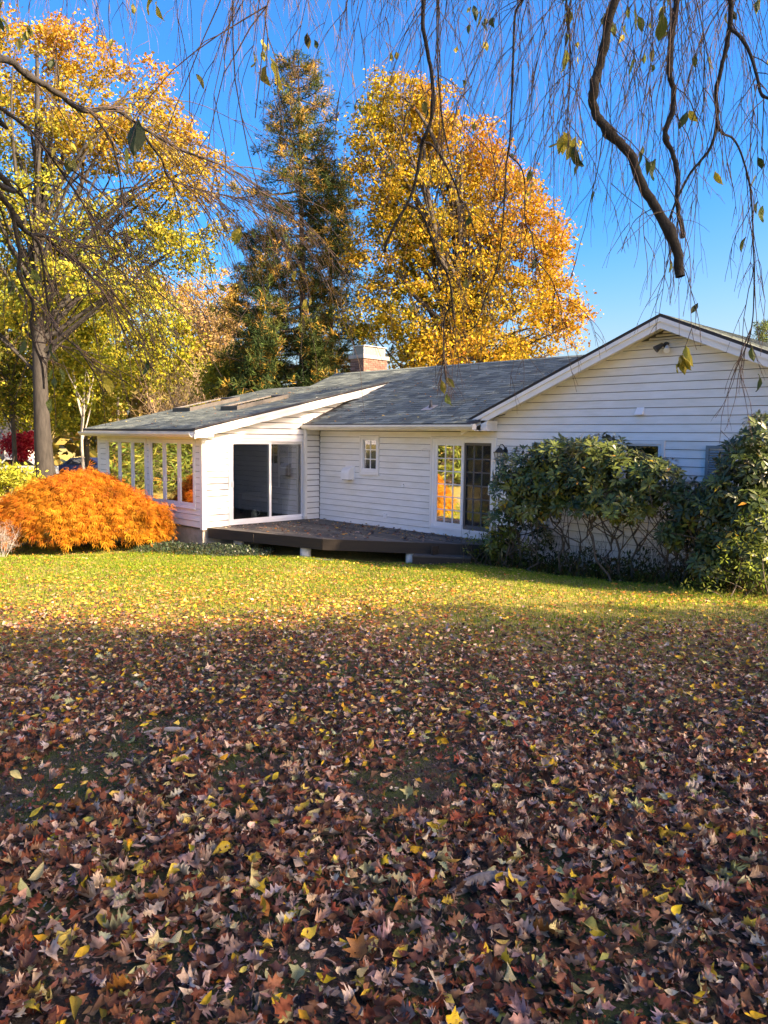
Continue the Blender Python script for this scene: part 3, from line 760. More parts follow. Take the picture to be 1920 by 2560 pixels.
# ================================================================ THE DECK AND STEP
deck = empty('deck', (2.5, -1.6, 0), 'weathered low wooden deck with angled corner between sunroom and gridded door', 'deck')
DP = [(.04, -.03), (.04, -3.50), (3.32, -2.68), (6.15, -.72), (6.38, -.03)]
def deck_x(y):
    xs = []
    for (x0, y0), (x1, y1) in zip(DP, DP[1:]+DP[:1]):
        if (y0-y)*(y1-y) < 0: xs.append(x0+(x1-x0)*(y-y0)/(y1-y0))
    return (min(xs), max(xs)) if len(xs) >= 2 else None
y = -3.48
while y < -.05:
    y1 = y+.136
    a = deck_x(y+.002); b = deck_x(min(y1, -.04))
    if a and b:
        zz = random.uniform(-.012, -.006)
        cut = random.uniform(2.0, 4.2)
        segs = [(a[0], min(cut, a[1]), b[0], min(cut, b[1]))]
        if a[1] > cut+.2: segs.append((cut+.006, a[1], cut+.006, b[1]))
        elif b[1] > cut: segs = [(a[0], a[1], b[0], b[1])]
        for (p0, p1, q0, q1) in segs:
            MB().hexa([(p0, y, zz-.035), (p1, y, zz-.035), (q1, y1, zz-.035), (q0, y1, zz-.035), (p0, y, zz), (p1, y, zz), (q1, y1, zz), (q0, y1, zz)]).build('plank', M_DECKP, deck)
    y = y1+.008
for (x0, y0), (x1, y1) in zip(DP[1:3], DP[2:4]):
    d = np.array([x1-x0, y1-y0, 0]); nn = np.array([d[1], -d[0], 0])/np.linalg.norm(d)
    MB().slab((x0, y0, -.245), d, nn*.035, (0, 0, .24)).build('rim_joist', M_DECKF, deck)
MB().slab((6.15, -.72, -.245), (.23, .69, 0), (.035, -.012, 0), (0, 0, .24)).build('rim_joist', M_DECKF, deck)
for (x, y) in ((2.72, -2.68), (4.85, -1.46), (.7, -3.1)):
    zg = float(ground(x, y))-.15
    MB().cyl((x, y, zg), (0, 0, -.25-zg), .125, n=18).build('footing', M_PIPE, deck, True)
for x in np.arange(.6, 5.6, .8): MB().box(x, x+.045, max(-3.2+max(0, x-1.5)*.45, -3.2), -.1, -.24, -.05).build('joist', M_DECKF, deck)
st = empty('deck_step', (5.6, -1.5, -.45), 'low dark wooden step at the deck edge before the gridded door', 'step')
a = np.array([5.02, -1.55, 0]); d = np.array([1.02, .70, 0]); nn = np.array([d[1], -d[0], 0])/np.linalg.norm(d)
for k in range(2): MB().slab(a+nn*(.02+.155*k)+[0, 0, -.27], d, nn*.145, (0, 0, .035)).build('tread', M_DECKP, st)
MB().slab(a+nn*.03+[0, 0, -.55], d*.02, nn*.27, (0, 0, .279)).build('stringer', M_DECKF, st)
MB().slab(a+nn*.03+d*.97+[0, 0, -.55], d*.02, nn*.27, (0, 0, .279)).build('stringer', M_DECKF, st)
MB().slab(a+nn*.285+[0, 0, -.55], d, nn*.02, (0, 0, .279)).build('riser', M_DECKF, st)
# stone edging strip of pavers before the deck
mpv = plain('paver_stone', (.10, .10, .11), (.05, .05, .055), .85, 6, bmp=.4)
pv = bpy.data.objects.new('path', None); COL.objects.link(pv); tag(pv, kind='structure')
for i in range(13):
    tt = i/13; e0 = np.array([.6, -3.75]); e1 = np.array([5.6, -2.0])
    q = e0+(e1-e0)*tt; z = float(ground(*q))
    dd = (e1-e0)/np.linalg.norm(e1-e0); nn2 = np.array([dd[1], -dd[0]])
    MB().slab((q[0], q[1], z-.03), (dd[0]*.40, dd[1]*.40, 0), (nn2[0]*.42, nn2[1]*.42, -.01), (0, 0, .05+random.uniform(-.008, .008))).build('paver', mpv, pv)

# ================================================================ THINGS INSIDE THE SUNROOM
jg = empty('plastic_jug', (-.75, -1.62, 0), 'white plastic jug standing inside the sunroom door', 'jug')
MB().cyl((-.75, -1.62, 0), (0, 0, .2), .085, .085, 14).cyl((-.75, -1.62, .2), (0, 0, .08), .085, .03, 14).build('body', M_VINYL, jg, True)
MB().cyl((-.75, -1.62, .28), (0, 0, .03), .026).build('lid', M_SHUT, jg)
MB().tube([(-.70, -1.56, .12), (-.65, -1.51, .15), (-.65, -1.51, .22), (-.71, -1.57, .26)], .014, 6).build('handle', M_VINYL, jg)
lo = empty('sofa', (-1.6, -.55, 0), 'pale low sofa seen through the right pane of the sunroom door', 'sofa')
ms = plain('sofa_cloth', (.42, .36, .34), (.34, .29, .27), .9, 8)
MB().box(-2.3, -.6, -.95, -.25, .12, .42).build('seat', ms, lo); MB().box(-2.3, -.6, -.30, -.12, .42, .78).build('backrest', ms, lo)
MB().box(-2.48, -2.301, -.95, -.12, .12, .58).build('armrest', ms, lo); MB().box(-.599, -.42, -.95, -.12, .12, .58).build('armrest', ms, lo)
for x in (-2.4, -.5):
    for y in (-.9, -.17): MB().box(x-.03, x+.03, y-.03, y+.03, -.005, .12).build('leg', M_DGREY, lo)
rk_ = empty('metal_rack', (-2.2, -2.3, 0), 'dark metal wire rack inside the sunroom behind the left pane', 'rack')
for x in (-2.6, -1.8):
    for y in (-2.45, -2.05): MB().tube([(x, y, -.005), (x, y, 1.25)], .014, 6).build('post', M_DGREY, rk_)
for z in (.2, .65, 1.15): MB().box(-2.62, -1.78, -2.47, -2.03, z, z+.02).build('shelf', M_DGREY, rk_)
ct = empty('hand_cart', (-1.2, -2.75, 0), 'dark upright folding hand cart inside the sunroom', 'cart')
for y in (-2.9, -2.6): MB().tube([(-1.2, y, .05), (-1.22, y, 1.0), (-1.3, y+.02, 1.15)], .013, 6).build('rail', M_DGREY, ct)
for z in (.35, .65, .95): MB().tube([(-1.21, -2.9, z), (-1.21, -2.6, z)], .011, 6).build('rung', M_DGREY, ct)
for y in (-2.95, -2.55): MB().cyl((-1.22, y-.02, .085), (0, .04, 0), .09, n=14).build('wheel', M_BLACK, ct)
MB().box(-1.18, -.95, -2.9, -2.6, .03, .05).build('foot_plate', M_DGREY, ct)

# ================================================================ TREES
def bez(p0, p1, bend, n=7):
    p0, p1 = np.array(p0, float), np.array(p1, float); t = np.linspace(0, 1, n)[:, None]
    return p0*(1-t)+p1*t+np.array(bend)[None]*(4*t*(1-t))*.5
def px_blobs(lst, depth, dz=1.0):
    """(cx, cy, rx, ry[, depth offset]) in photo pixels -> centres and radii in metres at that depth"""
    out = []
    for b in lst:
        d = depth+(b[4] if len(b) > 4 else 0)
        c = at(b[0], b[1], d); rx, ry = b[2]/F_PX*d, b[3]/F_PX*d
        out.append((c, np.array([rx, rx*dz, ry])))
    return out
def crown_pts(blobs, n, clump, r, shell=.55, per=40):
    """leaf positions gathered in clumps inside lumpy blobs; returns points and clump ids"""
    vol = np.array([b[1].prod()**(2/3.) for b in blobs]); vol /= vol.sum()
    ncl = max(8, n//per); bi = r.choice(len(blobs), ncl, p=vol)
    d = r.normal(size=(ncl, 3)); d /= np.linalg.norm(d, axis=1)[:, None]
    rad = r.uniform(shell**3, 1, ncl)**(1/3.)*r.uniform(.86, 1.08, ncl)
    cen = np.array([b[0] for b in blobs])[bi]; rd = np.array([b[1] for b in blobs])[bi]
    # image-aligned radii: x along RH, y along FH, z up
    loc = d*rad[:, None]*rd
    cc = cen+loc[:, :1]*RH+loc[:, 1:2]*FH+loc[:, 2:3]*np.array([0, 0, 1.])
    ci = r.choice(ncl, n); off = r.normal(size=(n, 3))*clump*r.uniform(.5, 1.25, ncl)[ci][:, None]
    off[:, 2] *= .62
    return cc[ci]+off, ci, cc
def make_tree(name, label, cat, base, top_z, trunk_r, blobs, n, leaf, palette, mat, bark, group=None, clump=.42, seed=1, limbs=26, shell=.5, per=40, lean=(0, 0), colour_fn=None, fork=.35, limb_r=.09, flat=.0):
    r = np.random.default_rng(seed)
    base = np.array([base[0], base[1], float(ground(base[0], base[1]))-.12])
    tr = empty(name, base+[0, 0, .12], label, cat, group)
    P, ci, cc = crown_pts(blobs, n, clump, r, shell, per)
    H = top_z-base[2]
    tt = np.linspace(0, 1, 12); axis = base+np.stack([lean[0]*tt**1.5+.12*np.sin(tt*5+seed), lean[1]*tt**1.5+.12*np.cos(tt*4+seed), H*tt*.92], 1)
    axis[0, :2] = base[:2]
    rad = trunk_r*(1-.86*tt)*(1+.55*np.exp(-tt*22))
    lp = [axis]; lr = [rad]
    sel = r.choice(len(cc), min(limbs, len(cc)), replace=False)
    for k in sel:
        c = cc[k]; h = np.clip((c[2]-base[2])/H*r.uniform(.5, .8), .16 if fork < .3 else fork*.8, .93); i = h*11
        p0 = np.array([np.interp(h, tt, axis[:, q]) for q in range(3)])
        L = np.linalg.norm(c-p0)
        b_ = bez(p0, c, r.normal(size=3)*L*.12+np.array([0, 0, L*.12*(1 if flat == 0 else -.2)]), 8)
        lp.append(b_); lr.append(np.linspace(min(trunk_r*.45, limb_r*(.4+L*.12)), .012, 8))
    V, Fq = tubes_np([lp[0]], [lr[0]], 12); np_mesh('trunk', V, Fq, bark, None, tr, True)
    if len(lp) > 1:
        V, Fq = tubes_np(lp[1:], lr[1:], 5); o = np_mesh('limbs', V, Fq, bark, None, tr, True)
    nrm = r.normal(size=(n, 3)); nrm[:, 2] = np.abs(nrm[:, 2])*.8+.25
    fwd = np.cross(nrm, r.normal(size=(n, 3)))
    R = basis(fwd, nrm); sz = leaf*r.uniform(.6, 1.3, n)
    cols = pick(palette[0], n, palette[1], .22, r) if colour_fn is None else colour_fn(P, ci, r)
    V, Fq, Cc = scatter(TQ[0], TQ[1], P, R, sz, cols); np_mesh('crown', V, Fq, mat, Cc, tr)
    return tr

# ---- big oak on the left
oak_b = px_blobs([(60,150,130,105),(225,160,95,90),(140,90,55,60),(375,215,68,75),(350,330,110,95),(450,330,55,70),(505,440,60,70),(420,470,110,90),(220,330,130,110),(70,330,140,130),(535,560,45,55),(330,580,120,90),(120,560,150,130),(450,620,90,60),(230,700,150,80),(60,760,110,90),(-120,300,150,200),(-150,600,150,150),(400,740,60,50)], 34, 1.1)
def oak_col(P, ci, r):
    n = len(P); x, y, wz = proj(P)
    g = np.clip((y-120)/330+.45*vnoise(P, 3, .5)+r.normal(size=n)*.16-(x-250)/900, 0, 1)
    a = pick([(.44, .20, .04), (.48, .27, .05), (.38, .155, .035), (.50, .33, .06)], n, None, .2, r)
    b = pick([(.36, .33, .055), (.22, .25, .045), (.15, .19, .04), (.42, .35, .06)], n, None, .2, r)
    return a*(1-g[:, None])+b*g[:, None]
ob = at(115, 1172, 34)
make_tree('oak_tree', 'tall oak with golden orange crown and thick dark trunk at the left', 'tree', ob, 20.5, .40, oak_b, 68000, .16, None, M_F, M_OAKB, None, .30, 21, 60, .35, 60, colour_fn=oak_col, limb_r=.075)
# ---- yellow maple behind the roof
map_b = px_blobs([(1005,265,105,80),(1090,300,80,75),(945,345,75,80),(1140,380,110,90),(965,440,95,100),(1230,430,70,70),(1060,500,150,110),(1250,520,120,95),(1360,560,60,60),(960,620,100,110),(1130,650,160,120),(1300,660,120,110),(1390,670,50,80),(930,780,70,90),(1080,800,150,110),(1250,820,150,100),(1390,790,75,80),(1445,820,42,50),(1150,900,200,80)], 33, 1.1)
def map_col(P, ci, r):
    n = len(P); x, y, wz = proj(P)
    e = np.clip(.5+.55*vnoise(P, 8, .45)+r.normal(size=n)*.22+(x-1150)/900-(y-560)/1600, 0, 1)
    a = pick([(.46, .33, .035), (.37, .31, .04), (.22, .23, .04), (.50, .38, .06), (.13, .155, .033)], n, (3, 3, 3, 2, 2), .2, r)
    b = pick([(.48, .24, .035), (.43, .175, .035), (.52, .31, .05), (.35, .14, .05)], n, None, .2, r)
    return a*(1-e[:, None])+b*e[:, None]
mbase = at(1130, 1110, 33)
make_tree('maple_tree', 'large yellow and orange maple rising behind the roof', 'tree', mbase, 15.5, .36, map_b, 90000, .15, None, M_F, M_MAPB, None, .28, 22, 70, .42, 60, colour_fn=map_col, limb_r=.11)
# ---- pines
TN = (np.array([[0, 0, 0], [.55, -.05, .02], [1, 0, -.04], [.55, .05, .02]]), np.array([[0, 1, 2, 3]]))
def pine(name, label, base, height, trunk_r, width, seed, n_wh, tuft=.30, z_lo=.12, cols=None, group=None, per=15, gap=0, sil=None, nt_=10, density=1.0):
    r = np.random.default_rng(seed)
    base = np.array([base[0], base[1], float(ground(base[0], base[1]))-.1])
    tr = empty(name, base+[0, 0, .1], label, 'tree', group)
    tt = np.linspace(0, 1, 10); axis = base+np.stack([.18*np.sin(tt*3+seed), .18*np.cos(tt*3.3+seed)-.18*math.cos(seed), height*tt], 1); axis[:, 0] -= .18*math.sin(seed)
    V, Fq = tubes_np([axis], [trunk_r*(1-.93*tt)], 9); np_mesh('trunk', V, Fq, M_PINEB, None, tr, True)
    bp = []; br = []; TP = []; TD = []; 
    for k in range(n_wh):
        h = z_lo+(1-z_lo)*(k/n_wh)**.9
        R_ = (width*(1-h)**.75+.35)*r.uniform(.7, 1.15) if sil is None else sil(h)*r.uniform(.7, 1.15)
        nb = r.integers(4, 7); ph = r.uniform(0, 6.28)
        p0 = np.array([np.interp(h, tt, axis[:, q]) for q in range(3)])
        for b in range(nb):
            if r.random() > density: continue
            a = ph+b*6.283/nb+r.normal()*.25; L = R_*r.uniform(.6, 1.1); rise = r.uniform(-.05, .28)*L
            d = np.array([math.cos(a), math.sin(a), 0])
            p1 = p0+d*L+np.array([0, 0, rise]); bb = bez(p0, p1, (0, 0, -.16*L), 6)
            bp.append(bb); br.append(np.linspace(.018+.012*L, .008, 6))
            for q in range(int(nt_*L/2)+2):
                s_ = r.uniform(.3, 1.02); c = np.array([np.interp(s_, np.linspace(0, 1, 6), bb[:, j]) for j in range(3)])
                c = c+r.normal(size=3)*np.array([.18, .18, .10])*min(L, 2.2)*.7
                TP.append(c); dd = d*.5+r.normal(size=3)*.55+np.array([0, 0, .35]); TD.append(dd)
    V, Fq = tubes_np(bp, br, 4); np_mesh('limbs', V, Fq, M_PINEB, None, tr, True)
    TP = np.array(TP); TD = np.array(TD); n = len(TP)*per
    P = np.repeat(TP, per, 0)+r.normal(size=(n, 3))*.07; D = np.repeat(TD, per, 0)*.7+r.normal(size=(n, 3))*.9
    R = basis(D, r.normal(size=(n, 3)))
    base_c = pick(cols or [(.045, .075, .03), (.06, .10, .03), (.09, .12, .035), (.03, .055, .025)], len(TP), None, .2, r)
    if gap:
        am = r.random(len(TP)) < gap; base_c[am] = pick([(.30, .20, .06), (.36, .22, .05)], am.sum(), None, .2, r)
    cc = np.repeat(base_c, per, 0)*r.uniform(.8, 1.2, (n, 1))
    V, Fq, Cc = scatter(TN[0]*np.array([1, 1.25, 1]), TN[1], P, R, tuft*r.uniform(.6, 1.15, n), cc); np_mesh('crown', V, Fq, M_FN, Cc, tr)
    return tr
pg = 'pines behind the house'; PC = [(.045, .072, .026), (.062, .092, .03), (.10, .115, .035), (.03, .052, .024)]
p1_ = at(752, 1110, 36); pine('pine_tree', 'tallest dark pine with browning needles left of the yellow maple', p1_, 20.0, .26, 4.0, 31, 34, .30, .10, PC, pg, 20, .34, lambda h: .9+4.0*(1-h)**.7, 14)
p2_ = at(668, 1110, 38); pine('pine_tree', 'shorter pine at the left edge of the pine clump', p2_, 13.2, .22, 3.0, 32, 22, .30, .14, PC, pg, 20, .22, lambda h: .7+3.0*(1-h)**.7, 14)
p3_ = at(838, 1110, 38.5); pine('pine_tree', 'dark pine standing between the tallest pine and the maple', p3_, 16.6, .22, 3.4, 33, 24, .30, .12, PC, pg, 20, .10, lambda h: .9+3.0*(1-h)**.6, 15)
p5_ = at(640, 1110, 33.5); pine('pine_tree', 'low dark evergreen behind the sunroom roof', p5_, 8.0, .18, 2.9, 35, 18, .34, .10, None, pg, 14, .12, lambda h: .5+2.5*(1-h)**.8, 20)
p6_ = at(770, 1110, 34); pine('pine_tree', 'low shaded evergreen left of the chimney', p6_, 7.6, .18, 2.9, 36, 18, .34, .10, None, pg, 14, .12, lambda h: .5+2.3*(1-h)**.8, 20)
p4_ = at(1905, 1110, 62); pine('pine_tree', 'pale green pine beyond the gable at the right edge', p4_, 13.4, .25, 4.4, 34, 22, .45, .15, [(.12, .18, .06), (.15, .21, .08), (.09, .15, .06)], 'far pines', 12, 0, lambda h: .6+4.0*(1-h)**.7, 10)

# ---- background trees and shrubs beyond the sunroom
YG = ([(.34, .31, .045), (.22, .25, .04), (.42, .36, .05), (.15, .18, .035)], (3, 3, 2, 2))
DG = ([(.06, .085, .02), (.12, .14, .03), (.26, .24, .04), (.30, .20, .04)], (3, 3, 2, 1))
OR = ([(.42, .24, .06), (.36, .18, .06), (.45, .34, .08), (.3, .24, .06)], (3, 2, 2, 2))
BR = ([(.30, .20, .11), (.36, .26, .12), (.24, .16, .09), (.42, .32, .10)], (3, 3, 2, 1))
bgspec = [  # label, base px x, depth, palette, blobs, leaves
 ('dark green tree at the left edge behind the oak trunk', 30, 46, DG, [(20,760,110,90),(90,860,100,90),(-60,880,110,110),(40,960,110,80)], 12000),
 ('yellow-green tree just right of the oak trunk', 215, 44, YG, [(190,860,90,90),(250,940,85,85),(160,960,80,80),(240,800,70,60),(210,1040,90,60)], 13000),
 ('golden yellow small tree left of the bare brush', 385, 50, YG, [(350,800,90,70),(420,860,80,80),(330,900,90,80),(400,950,90,60),(470,930,60,60)], 13000),
 ('orange tinged tree far behind the oak', 300, 62, OR, [(250,760,70,70),(320,720,80,60),(420,740,70,50),(180,740,80,60)], 8000),
 ('brown thinning tree between oak and pines', 520, 52, BR, [(500,850,75,80),(560,810,70,70),(540,920,80,70),(470,800,50,60)], 7000),
 ('pale orange tree far beyond the brown brush', 500, 75, OR, [(480,730,80,50),(560,720,60,60),(530,790,90,60),(600,780,50,60)], 6000),
 ('yellow bush-like tree behind the sunroom roof', 600, 40, YG, [(590,930,60,50),(560,960,60,40),(630,900,40,40)], 6000),
 ('dusky green tree filling the gap at far left', 120, 58, DG, [(120,720,100,70),(60,680,80,70),(200,680,70,60)], 8000),
 ('yellow-green thicket tree beyond the sunroom', 130, 52, YG, [(120,980,90,60),(60,1040,90,50),(190,1010,70,60),(-30,1000,70,60)], 9000),
]
for i, (lb, bx_, dp, pal, bl, n) in enumerate(bgspec):
    b0 = at(bx_, 1110, dp); bb = px_blobs(bl, dp, 1.0)
    top = max(q[0][2]+q[1][2]*.7 for q in bb)
    make_tree('background_tree', lb, 'tree', b0, top, .16, bb, n, .22, pal, M_F, M_MAPB, 'trees beyond the sunroom', .38, 50+i, 22, .2, 36, fork=.2, limb_r=.05)
# slim pale-trunked tree behind the maple shrub
bt = at(212, 1110, 38)
make_tree('background_tree', 'slender tree with pale trunk left of the sunroom corner', 'tree', bt, 6.0, .10, px_blobs([(215,960,45,60),(200,900,50,50)], 38), 1500, .2, YG, M_F, M_PALE, 'trees beyond the sunroom', .3, 71, 8, .2, 30)
# bare brush: leafless branching shrubs
def bare_shrub(name, label, base, h, spread, n, seed, bark, group=None, cat='shrub'):
    r = np.random.default_rng(seed); base = np.array([base[0], base[1], float(ground(base[0], base[1]))-.05])
    tr = empty(name, base+[0, 0, .05], label, cat, group); lp = []; lr = []
    for k in range(n):
        a = r.uniform(0, 6.28); L = h*r.uniform(.6, 1); d = np.array([math.cos(a), math.sin(a), 0])*spread*r.uniform(.2, 1)
        b_ = bez(base+d*.05, base+d+[0, 0, L], (*(d[:2]*.2), L*.25), 8); b_[1:] += r.normal(size=(7, 3))*.05*h/4
        lp.append(b_); lr.append(np.linspace(.035, .008, 8)*h/5)
        for q in range(7):
            i = r.integers(2, 7); p0 = b_[i]; e = p0+r.normal(size=3)*[.5, .5, .3]*h/5+[0, 0, h*.16]
            b2 = bez(p0, e, r.normal(size=3)*.2, 5); lp.append(b2); lr.append(np.linspace(.012, .004, 5)*h/5)
            for z in range(3):
                p2 = b2[r.integers(1, 5)]; lp.append(bez(p2, p2+r.normal(size=3)*[.35, .35, .2]*h/5+[0, 0, .1*h], r.normal(size=3)*.1, 4)); lr.append(np.linspace(.007, .003, 4)*h/5)
    V, Fq = tubes_np(lp, lr, 4); np_mesh('branches', V, Fq, bark, None, tr); return tr
M_BRUSH = bark_mat('brush_bark', (.36, .26, .17), (.2, .14, .09), 6)
for i, (x, d, h, lb) in enumerate([(500, 44, 7.0, 'leafless tan brush left of the pines, nearest the skylights'), (560, 47, 7.5, 'leafless tan brush close against the pines'), (440, 49, 6.5, 'leafless tan brush beside the golden yellow small tree')]):
    bare_shrub('bare_brush', lb, at(x, 1110, d), h, 2.2, 26, 90+i, M_BRUSH, 'bare brush behind the sunroom')
# far-off wood closing the horizon
r = np.random.default_rng(77); n = 52000
ang = r.uniform(math.radians(60), math.radians(300), n); dist = r.uniform(78, 100, n)
hx = C[0]+np.cos(ang)*dist; hy = C[1]+np.sin(ang)*dist
topf = np.where((ang > math.radians(146)) & (ang < math.radians(200)), 14.5, 7.5)+2.6*np.sin(ang*23)+1.8*np.sin(ang*57+1)+1.2*np.sin(ang*131)
hz = -1.5+r.uniform(0, 1, n)**.8*np.clip(topf, 4, 20)
P = np.stack([hx, hy, hz], 1); R = rand_rot(n, r)
V, Fq, Cc = scatter(TQ[0], TQ[1], P, R, r.uniform(.9, 1.8, n), pick([(.22, .17, .08), (.28, .2, .07), (.14, .13, .05), (.30, .24, .07), (.10, .11, .04)], n, None, .25, r))
tag(np_mesh('far_woods', V, Fq, M_F, Cc), 'distant autumn woods beyond the neighbouring yards', kind='stuff')
# ---- trees standing out of frame: to the right (they shade the lawn) and front left (mirrored in the windows)
def q_at(q, d):      # along the sun's bearing from the lawn
    return None
sh = 'trees to the right that shade the lawn'
def shade_tree(lb, x, y, top, blobs, n, leaf, seed, pal, clump=.5):
    bb = [(np.array([x+bx_, y+by_, bz_]), np.array([rr, rr, rz])) for bx_, by_, bz_, rr, rz in blobs]
    make_tree('shade_tree', lb, 'tree', (x, y), top, .26, bb, n, leaf, pal, M_F, M_OAKB, sh, clump, seed, 40, .3, 40)
shade_tree('broad oak right of the camera, thick with russet leaves', 43.5, -4.9, 26, [(a_, b_, c_+10, d_, e_) for a_, b_, c_, d_, e_ in [(0,0,7,5.0,3.0),(0,-.5,9.6,5.2,3.0),(0,1.4,11.4,3.6,2.0),(0,-4,8.4,5,3.2),(-2,-6,7,4,3),(0,3.6,10.6,2.6,1.9),(0,-7,8.5,4,3),(0,4.9,12.3,1.5,1.0),(0,2.6,13.0,2.6,1.5),(0,6.9,12.1,.8,.6),(0,8.7,11.0,1.0,.6),(0,10.0,10.2,1.3,.6),(0,6.6,10.2,1.3,.7)]], 34000, .47, 201, OR, .5)
shade_tree('younger maple nearer the gable, thinly leaved', 25, -1.8, 10.5, [(0,.3,7.4,2.3,.9),(0,-1.6,7.9,2.0,.9),(1,1.9,6.4,1.5,.8)], 7000, .26, 202, YG, .32)
shade_tree('tall thin oak beyond the gable', 20.5, 5.2, 18.5, [(0,0,13,3.2,2.4),(0,2.2,15.2,3.2,2.2),(0,-1.6,15.4,2.6,2.0),(.5,4.2,13,2.6,2.2),(0,-.5,14.5,2.3,1.4)], 7000, .26, 203, OR, .30)
shade_tree('second thin oak farther behind the gable', 24, 10.5, 20, [(0,0,15.5,3.6,3.0),(0,2.6,17.6,3.0,2.6),(0,-2,18,2.4,2)], 6000, .28, 204, OR, .30)
mr = 'evergreens mirrored in the windows'
for i, (x, y, h, w_m) in enumerate([(-17, -14.5, 11, 3.4), (-23, -16.5, 13, 3.6), (-11, -18.5, 10.5, 3.4), (-6.5, -20.5, 9.5, 3.2), (-28, -12, 12, 3.8), (-2.5, -24, 10, 3.2), (-20, -11.2, 9, 3.2), (-14, -20, 12, 3.8), (-9, -24, 13, 3.8), (-33, -17, 14, 4.2), (-20, -20.5, 14, 4.2)]):
    pine('spruce_tree', 'dense evergreen at the front left of the yard, %s from the maple shrub' % ['nearest', 'second', 'third', 'fourth', 'fifth', 'sixth', 'seventh', 'eighth', 'ninth', 'tenth', 'farthest'][i], (x, y), h, .2, w_m, 300+i, 22, .62, .03, [(.10, .16, .04), (.14, .19, .05), (.20, .21, .05)], mr, 7, .05, lambda hh, w_m=w_m: .3+w_m*(1-hh)**.85, 6)

# ================================================================ LACELEAF MAPLE SHRUB
r = np.random.default_rng(401)
bc = np.array([-2.15, -5.75]); bz = float(ground(*bc))
lm = empty('laceleaf_maple', (bc[0], bc[1], bz), 'low dome shaped orange laceleaf maple before the sunroom windows', 'shrub')
# local axes: a along image right, b in depth
A_ = RH[:2]; B_ = FH[:2]
def dome_z(a, b):
    rr = np.sqrt((a/2.12)**2+(b/1.55)**2)
    return rr
ncl = 2300
th = r.uniform(0, 6.283, ncl); rr = np.sqrt(r.uniform(0, 1, ncl))
hgt = 1.66*np.sqrt(np.clip(1-rr**2.1, 0, 1))*1.0
lump = 1+.10*vnoise(np.stack([np.cos(th)*2*rr, np.sin(th)*2*rr], 1), 5, 1.6)
a = rr*np.cos(th)*2.1*lump; b = rr*np.sin(th)*1.5*lump
skew = np.where(a > 0, 1.0, .93)
zc = (hgt*lump)*np.clip(1.03-.10*np.abs(a+.25), .5, 1.03)*skew+.12-.10*r.random(ncl)
zc = np.where(rr > .90, r.uniform(.34, .80, ncl)*(.85+.5*np.sin(th*9)**2), zc)
cl = np.stack([bc[0]+a*A_[0]+b*B_[0], bc[1]+a*A_[1]+b*B_[1], bz+np.maximum(zc, .34)], 1)
cl[:, 1] = np.minimum(cl[:, 1], -LF-.12)
per = 21; n = ncl*per; ci = np.repeat(np.arange(ncl), per)
off = r.normal(size=(n, 3))*np.array([.10, .10, .075])
P = cl[ci]+off; P[:, 1] = np.minimum(P[:, 1], -LF-.08)
out = np.stack([np.cos(th)*A_[0]*1.2+np.sin(th)*B_[0], np.cos(th)*A_[1]*1.2+np.sin(th)*B_[1], np.zeros(ncl)], 1)[ci]*(.35+rr[ci][:, None]*.5)
D = out+r.normal(size=(n, 3))*.42+np.array([0, 0, -.55])
R = basis(D, out*.6+np.array([0, 0, 1.])+r.normal(size=(n, 3))*.4)
TL = (np.array([[0,0,0],[.34,-.035,.02],[1,0,-.12],[.34,.035,.02], [.1,0,0],[.36,-.24,.0],[.85,-.36,-.12],[.42,-.17,.0], [.1,0,0],[.42,.17,.0],[.85,.36,-.12],[.36,.24,.0]], float), np.array([[0,1,2,3],[4,5,6,7],[8,9,10,11]]))
v_ = np.clip(.5+.5*vnoise(cl, 9, 1.3)[ci]+r.normal(size=n)*.18-(P[:, 2]-bz-1.0)*.42, 0, 1)[:, None]
c0 = pick([(.50, .125, .022), (.42, .09, .028), (.56, .17, .03)], n, None, .2, r); c1 = pick([(.60, .26, .035), (.60, .22, .03), (.64, .36, .05)], n, None, .2, r)
V, Fq, Cc = scatter(TL[0], TL[1], P, R, .18*r.uniform(.6, 1.25, n), (c0*(1-v_)+c1*v_)*.80)
np_mesh('crown', V, Fq, M_FS, Cc, lm)
lp = []; lr = []
for k in range(22):
    c = cl[r.integers(ncl)]; p0 = np.array([bc[0]+r.normal()*.06, bc[1]+r.normal()*.06, bz+.05])
    lp.append(bez(p0, c, (0, 0, .9), 9)+r.normal(size=(9, 3))*.03*np.linspace(0, 1, 9)[:, None]); lr.append(np.linspace(.05, .008, 9))
V, Fq = tubes_np(lp, lr, 6); np_mesh('trunk', V, Fq, M_MAPB, None, lm, True)

